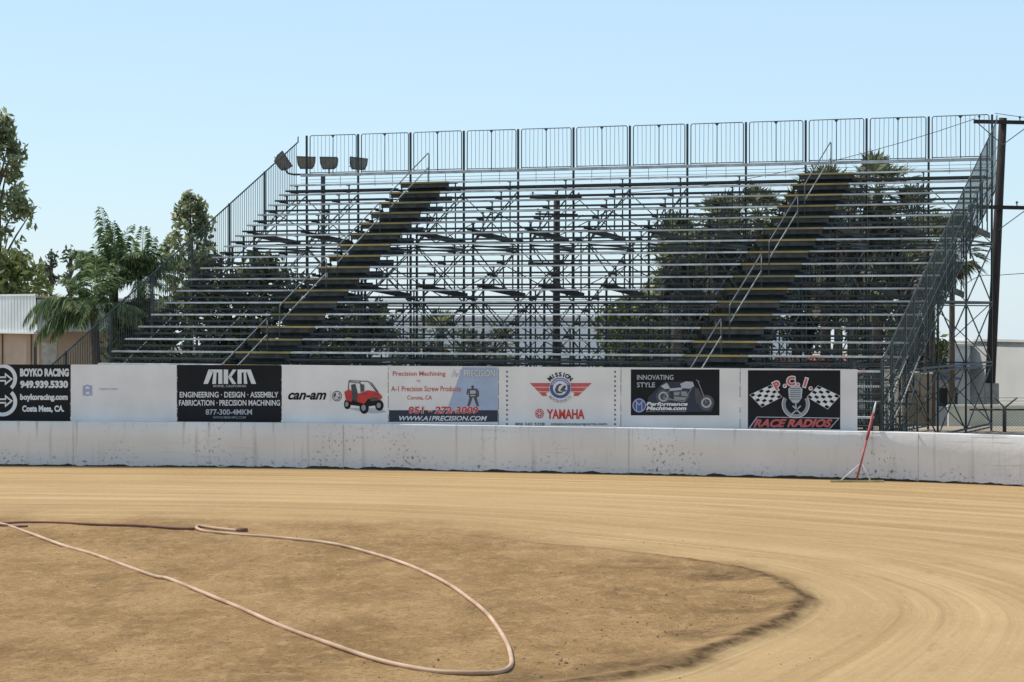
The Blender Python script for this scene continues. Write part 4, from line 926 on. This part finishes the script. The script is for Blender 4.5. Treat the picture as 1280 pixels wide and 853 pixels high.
m_.build('barbed_wire', M['galv'], t)
m_ = MB(); n_ = 80
for i in range(-12, n_):
    x_ = i*.09
    for s_ in (1, -1):
        xa, xb = (x_, x_+zt_) if s_ > 0 else (x_+zt_, x_); za, zb_ = 0, zt_
        pts = []
        a2, b2 = max(0,min(7,xa)), max(0,min(7,xb))
        if abs(a2-b2) < .05: continue
        fa = (a2-xa)/(xb-xa); fb = (b2-xa)/(xb-xa); m_.bar((a2,0,fa*zt_), (b2,0,fb*zt_), .005)
m_.build('mesh_panel', M['galv'], t)
t = thing('storage_cabinet', 'tan storage cabinet with a brown door seen behind the right end frame', 'cabinet', (at(1128,400,73).x, 73, -1.2))
hc = 1.2+H-(468-HOR)*73/F; wc = (1165-1128)/F*73
m_ = MB(); m_.box((0,0,0), (wc,.9,hc)); m_.build('cabinet_body', M['booth'], t)
m_ = MB(); m_.box((-.03,-.05,hc), (wc+.03,.93,hc+.05)); m_.build('roof', M['cream'], t)
m_ = MB(); m_.box((.22,-.025,.5), (wc-.14,-.002,hc-.65)); dd = m_.build('door', M['booth2'], t)
m_ = MB(); m_.box((.28,-.05,1.0), (.31,-.027,1.15)); m_.build('handle', M['galv'], dd)
# distant things behind the stand
t = thing('distant_warehouse', 'pale long warehouse far behind the middle of the grandstand', 'building', (at(430,400,150).x, 150, -1.2))
wd = (1010-430)/F*150; hw = 1.2+H-(398-HOR)*150/F
m_ = MB(); m_.box((0,0,0), (wd,14,hw)); m_.build('wall', M['far_white'], t)
m_ = MB(); m_.box((-.1,-.15,hw), (wd+.1,14,hw+.14)); m_.build('roof', M['far_white'], t)
rd = mat('pale_roller_door', (.70,.70,.70), .7)
for i in range(9): m_ = MB(); m_.box((1.5+i*3.1,-.06,.3), (3.3+i*3.1,-.01,2.4)); m_.build('roller_door', rd, t)
t = thing('tiled_shed', 'low terracotta tiled shed behind the lowest right rows', 'shed', (at(972,400,90).x, 90, -1.2))
ws = (1100-972)/F*90; h1, h2 = 1.2+H-(466-HOR)*90/F, 1.2+H-(447-HOR)*90/F
m_ = MB(); m_.box((.1,0,0), (ws-.1,2.4,h1)); m_.build('wall', M['cream'], t)
m_ = MB()
nr = int(ws/.16)
for i in range(nr):
    m_.tube([(i*.16+.08,-.15,h1),(i*.16+.08,1.3,h2)], .07, 6)
m_.face([(0,-.1,h1-.02),(ws,-.1,h1-.02),(ws,1.3,h2-.02),(0,1.3,h2-.02)]); m_.build('roof', M['terra'], t)

# ------------------------------------------------------------------ hose and rake
def gp2(px, py, zz=.03): Yg = (H-zz)*F/(py-HOR); return ((px-640)/F*Yg, Yg)
def hose(pts, r, m_name, nm, label, z_=.012):
    P = catmull(pts, 10); mm = MB(); V = []
    for i, p in enumerate(P): V.append((p[0], p[1], z_+r*.9+.002*math.sin(i*.37)))
    mm.tube(V, r, 10); return V, mm
pxs = [(-40,648),(4,656),(30,665),(80,683),(120,695),(190,720),(215,726),(290,757),(350,783),(420,809),(480,828),(530,838.5),(580,842.5),(620,841.5),(637,835),(639,823),(632,802),(613,773),(590,752),(560,731),(520,711),(480,697),(440,685.5),(400,678),(350,673),(300,669),(275,667),(255,664.5),(246,661.3),(246,658.8),(254,658.6),(272,661.4),(296,663.6)]
pts = [gp2(*p) for p in pxs]
t = thing('fire_hose', 'pale pink fire hose lying in a long loop on the infield dirt', 'hose', (0,0,0))
V, mm = hose(pts, .023, 'hose', '', ''); mm.build('hose_body', M['hose'], t)
# nozzle end
e = Vector(V[-1]); mm = MB(); mm.tube([e, e+Vector((.06,-.01,0)), e+Vector((.16,-.03,0))], [.036,.044,.038], 10); mm.build('coupling', M['hose_dark'], t)
pxs = [(-60,652),(0,654.2),(30,653.6),(80,654),(120,656.3),(160,657),(200,659.5),(232,661.3),(243,661.5)]
t = thing('fire_hose', 'dark reddish hose lying straight along the back edge of the infield', 'hose', (0,0,0))
V, mm = hose([gp2(*p) for p in pxs], .022, 'hose_dark', '', ''); mm.build('hose_body', M['hose_dark'], t)
pxs = [(-20,656.5),(6,657.4),(20,659),(34,658.6)]
V, mm = hose([gp2(*p) for p in pxs], .022, 'hose_dark', '', ''); o = mm.build('fire_hose', M['hose_dark']); tag(o, 'short dark hose end crossing the pink hose at the left edge', 'hose')

W0 = wall_point(1072, 0); bx, by = (1070-640)/F*(W0.y-1.0), W0.y-1.0
by = W0.y-.62; bx = (1071-640)/F*by
t = thing('drag_rake', 'red handled drag rake with white braces leaning on the white wall', 'rake', (bx, by, .01))
top_ = Vector(((1095-640)/F*(W0.y+.05), W0.y+.05, 0)); top_.z = H-(503-HOR)*(W0.y+.05)/F
tv = top_-Vector((bx,by,.01)); 
mm = MB(); mm.box((-.52,-.03,0), (.54,.03,.045))
for k in range(27): mm.box((-.51+k*.04,-.012,-.01), (-.50+k*.04,.012,0))
mm.build('rake_head', M['rakewood'], t)
mm = MB(); p = tv*.24; mm.tube([(-.31,0,.04), (p.x-.0,p.y,p.z)], .013, 8); mm.tube([(.27,0,.04), (p.x+.0,p.y,p.z)], .013, 8); mm.build('brace', M['white'], t)
mm = MB(); mm.tube([(0,0,.04), tv*.55], .020, 10); mm.tube([tv*.52, tv*.60, tv*.86], [.022,.031,.025], 10); mm.build('handle', M['red'], t)
mm = MB(); mm.tube([tv*.86, tv], [.022,.014], 8); mm.build('handle_tip', M['white'], t)

# ------------------------------------------------------------------ light, sky, camera
SX, SY = -.82, .572; EL = math.radians(54)
az = math.atan2(SX, SY)                       # clockwise from +Y is negative here
sun = bpy.data.lights.new('sun', 'SUN'); sun.energy = 4.2; sun.angle = math.radians(.5); sun.color = (1,.955,.88)
so = bpy.data.objects.new('sun', sun); C.objects.link(so)
dirv = Vector((SX*math.cos(EL), SY*math.cos(EL), math.sin(EL))); so.rotation_euler = dirv.to_track_quat('Z', 'Y').to_euler(); so.location = (-30, 20, 40)
w = bpy.data.worlds.new('World'); sc.world = w; w.use_nodes = True; nt = w.node_tree; bg = nt.nodes['Background']
sky = nt.nodes.new('ShaderNodeTexSky'); sky.sky_type = 'NISHITA'; sky.sun_disc = False; sky.sun_elevation = EL; sky.sun_rotation = az
sky.air_density = 1.0; sky.dust_density = .15; sky.ozone_density = 2.0; sky.altitude = 0
mx = nt.nodes.new('ShaderNodeMixRGB'); mx.inputs[0].default_value = .62; mx.inputs[2].default_value = (4.7,6.7,8.5,1)   # thin summer haze over the clear sky
nt.links.new(sky.outputs[0], mx.inputs[1]); nt.links.new(mx.outputs[0], bg.inputs['Color']); bg.inputs['Strength'].default_value = .125
cam = bpy.data.cameras.new('camera'); co = bpy.data.objects.new('camera', cam); C.objects.link(co)
cam.sensor_width = 36; cam.lens = F/1280*36; cam.clip_end = 6000; cam.clip_start = .1
co.location = (0, 0, H); co.rotation_euler = (math.radians(90)-.0124, 0, 0); sc.camera = co
sc.view_settings.view_transform = 'Standard'; sc.view_settings.look = 'None'; sc.view_settings.exposure = 0; sc.view_settings.gamma = 1
sc.cycles.max_bounces = 6; sc.cycles.transparent_max_bounces = 6
sc.render.resolution_x = 1024; sc.render.resolution_y = 682
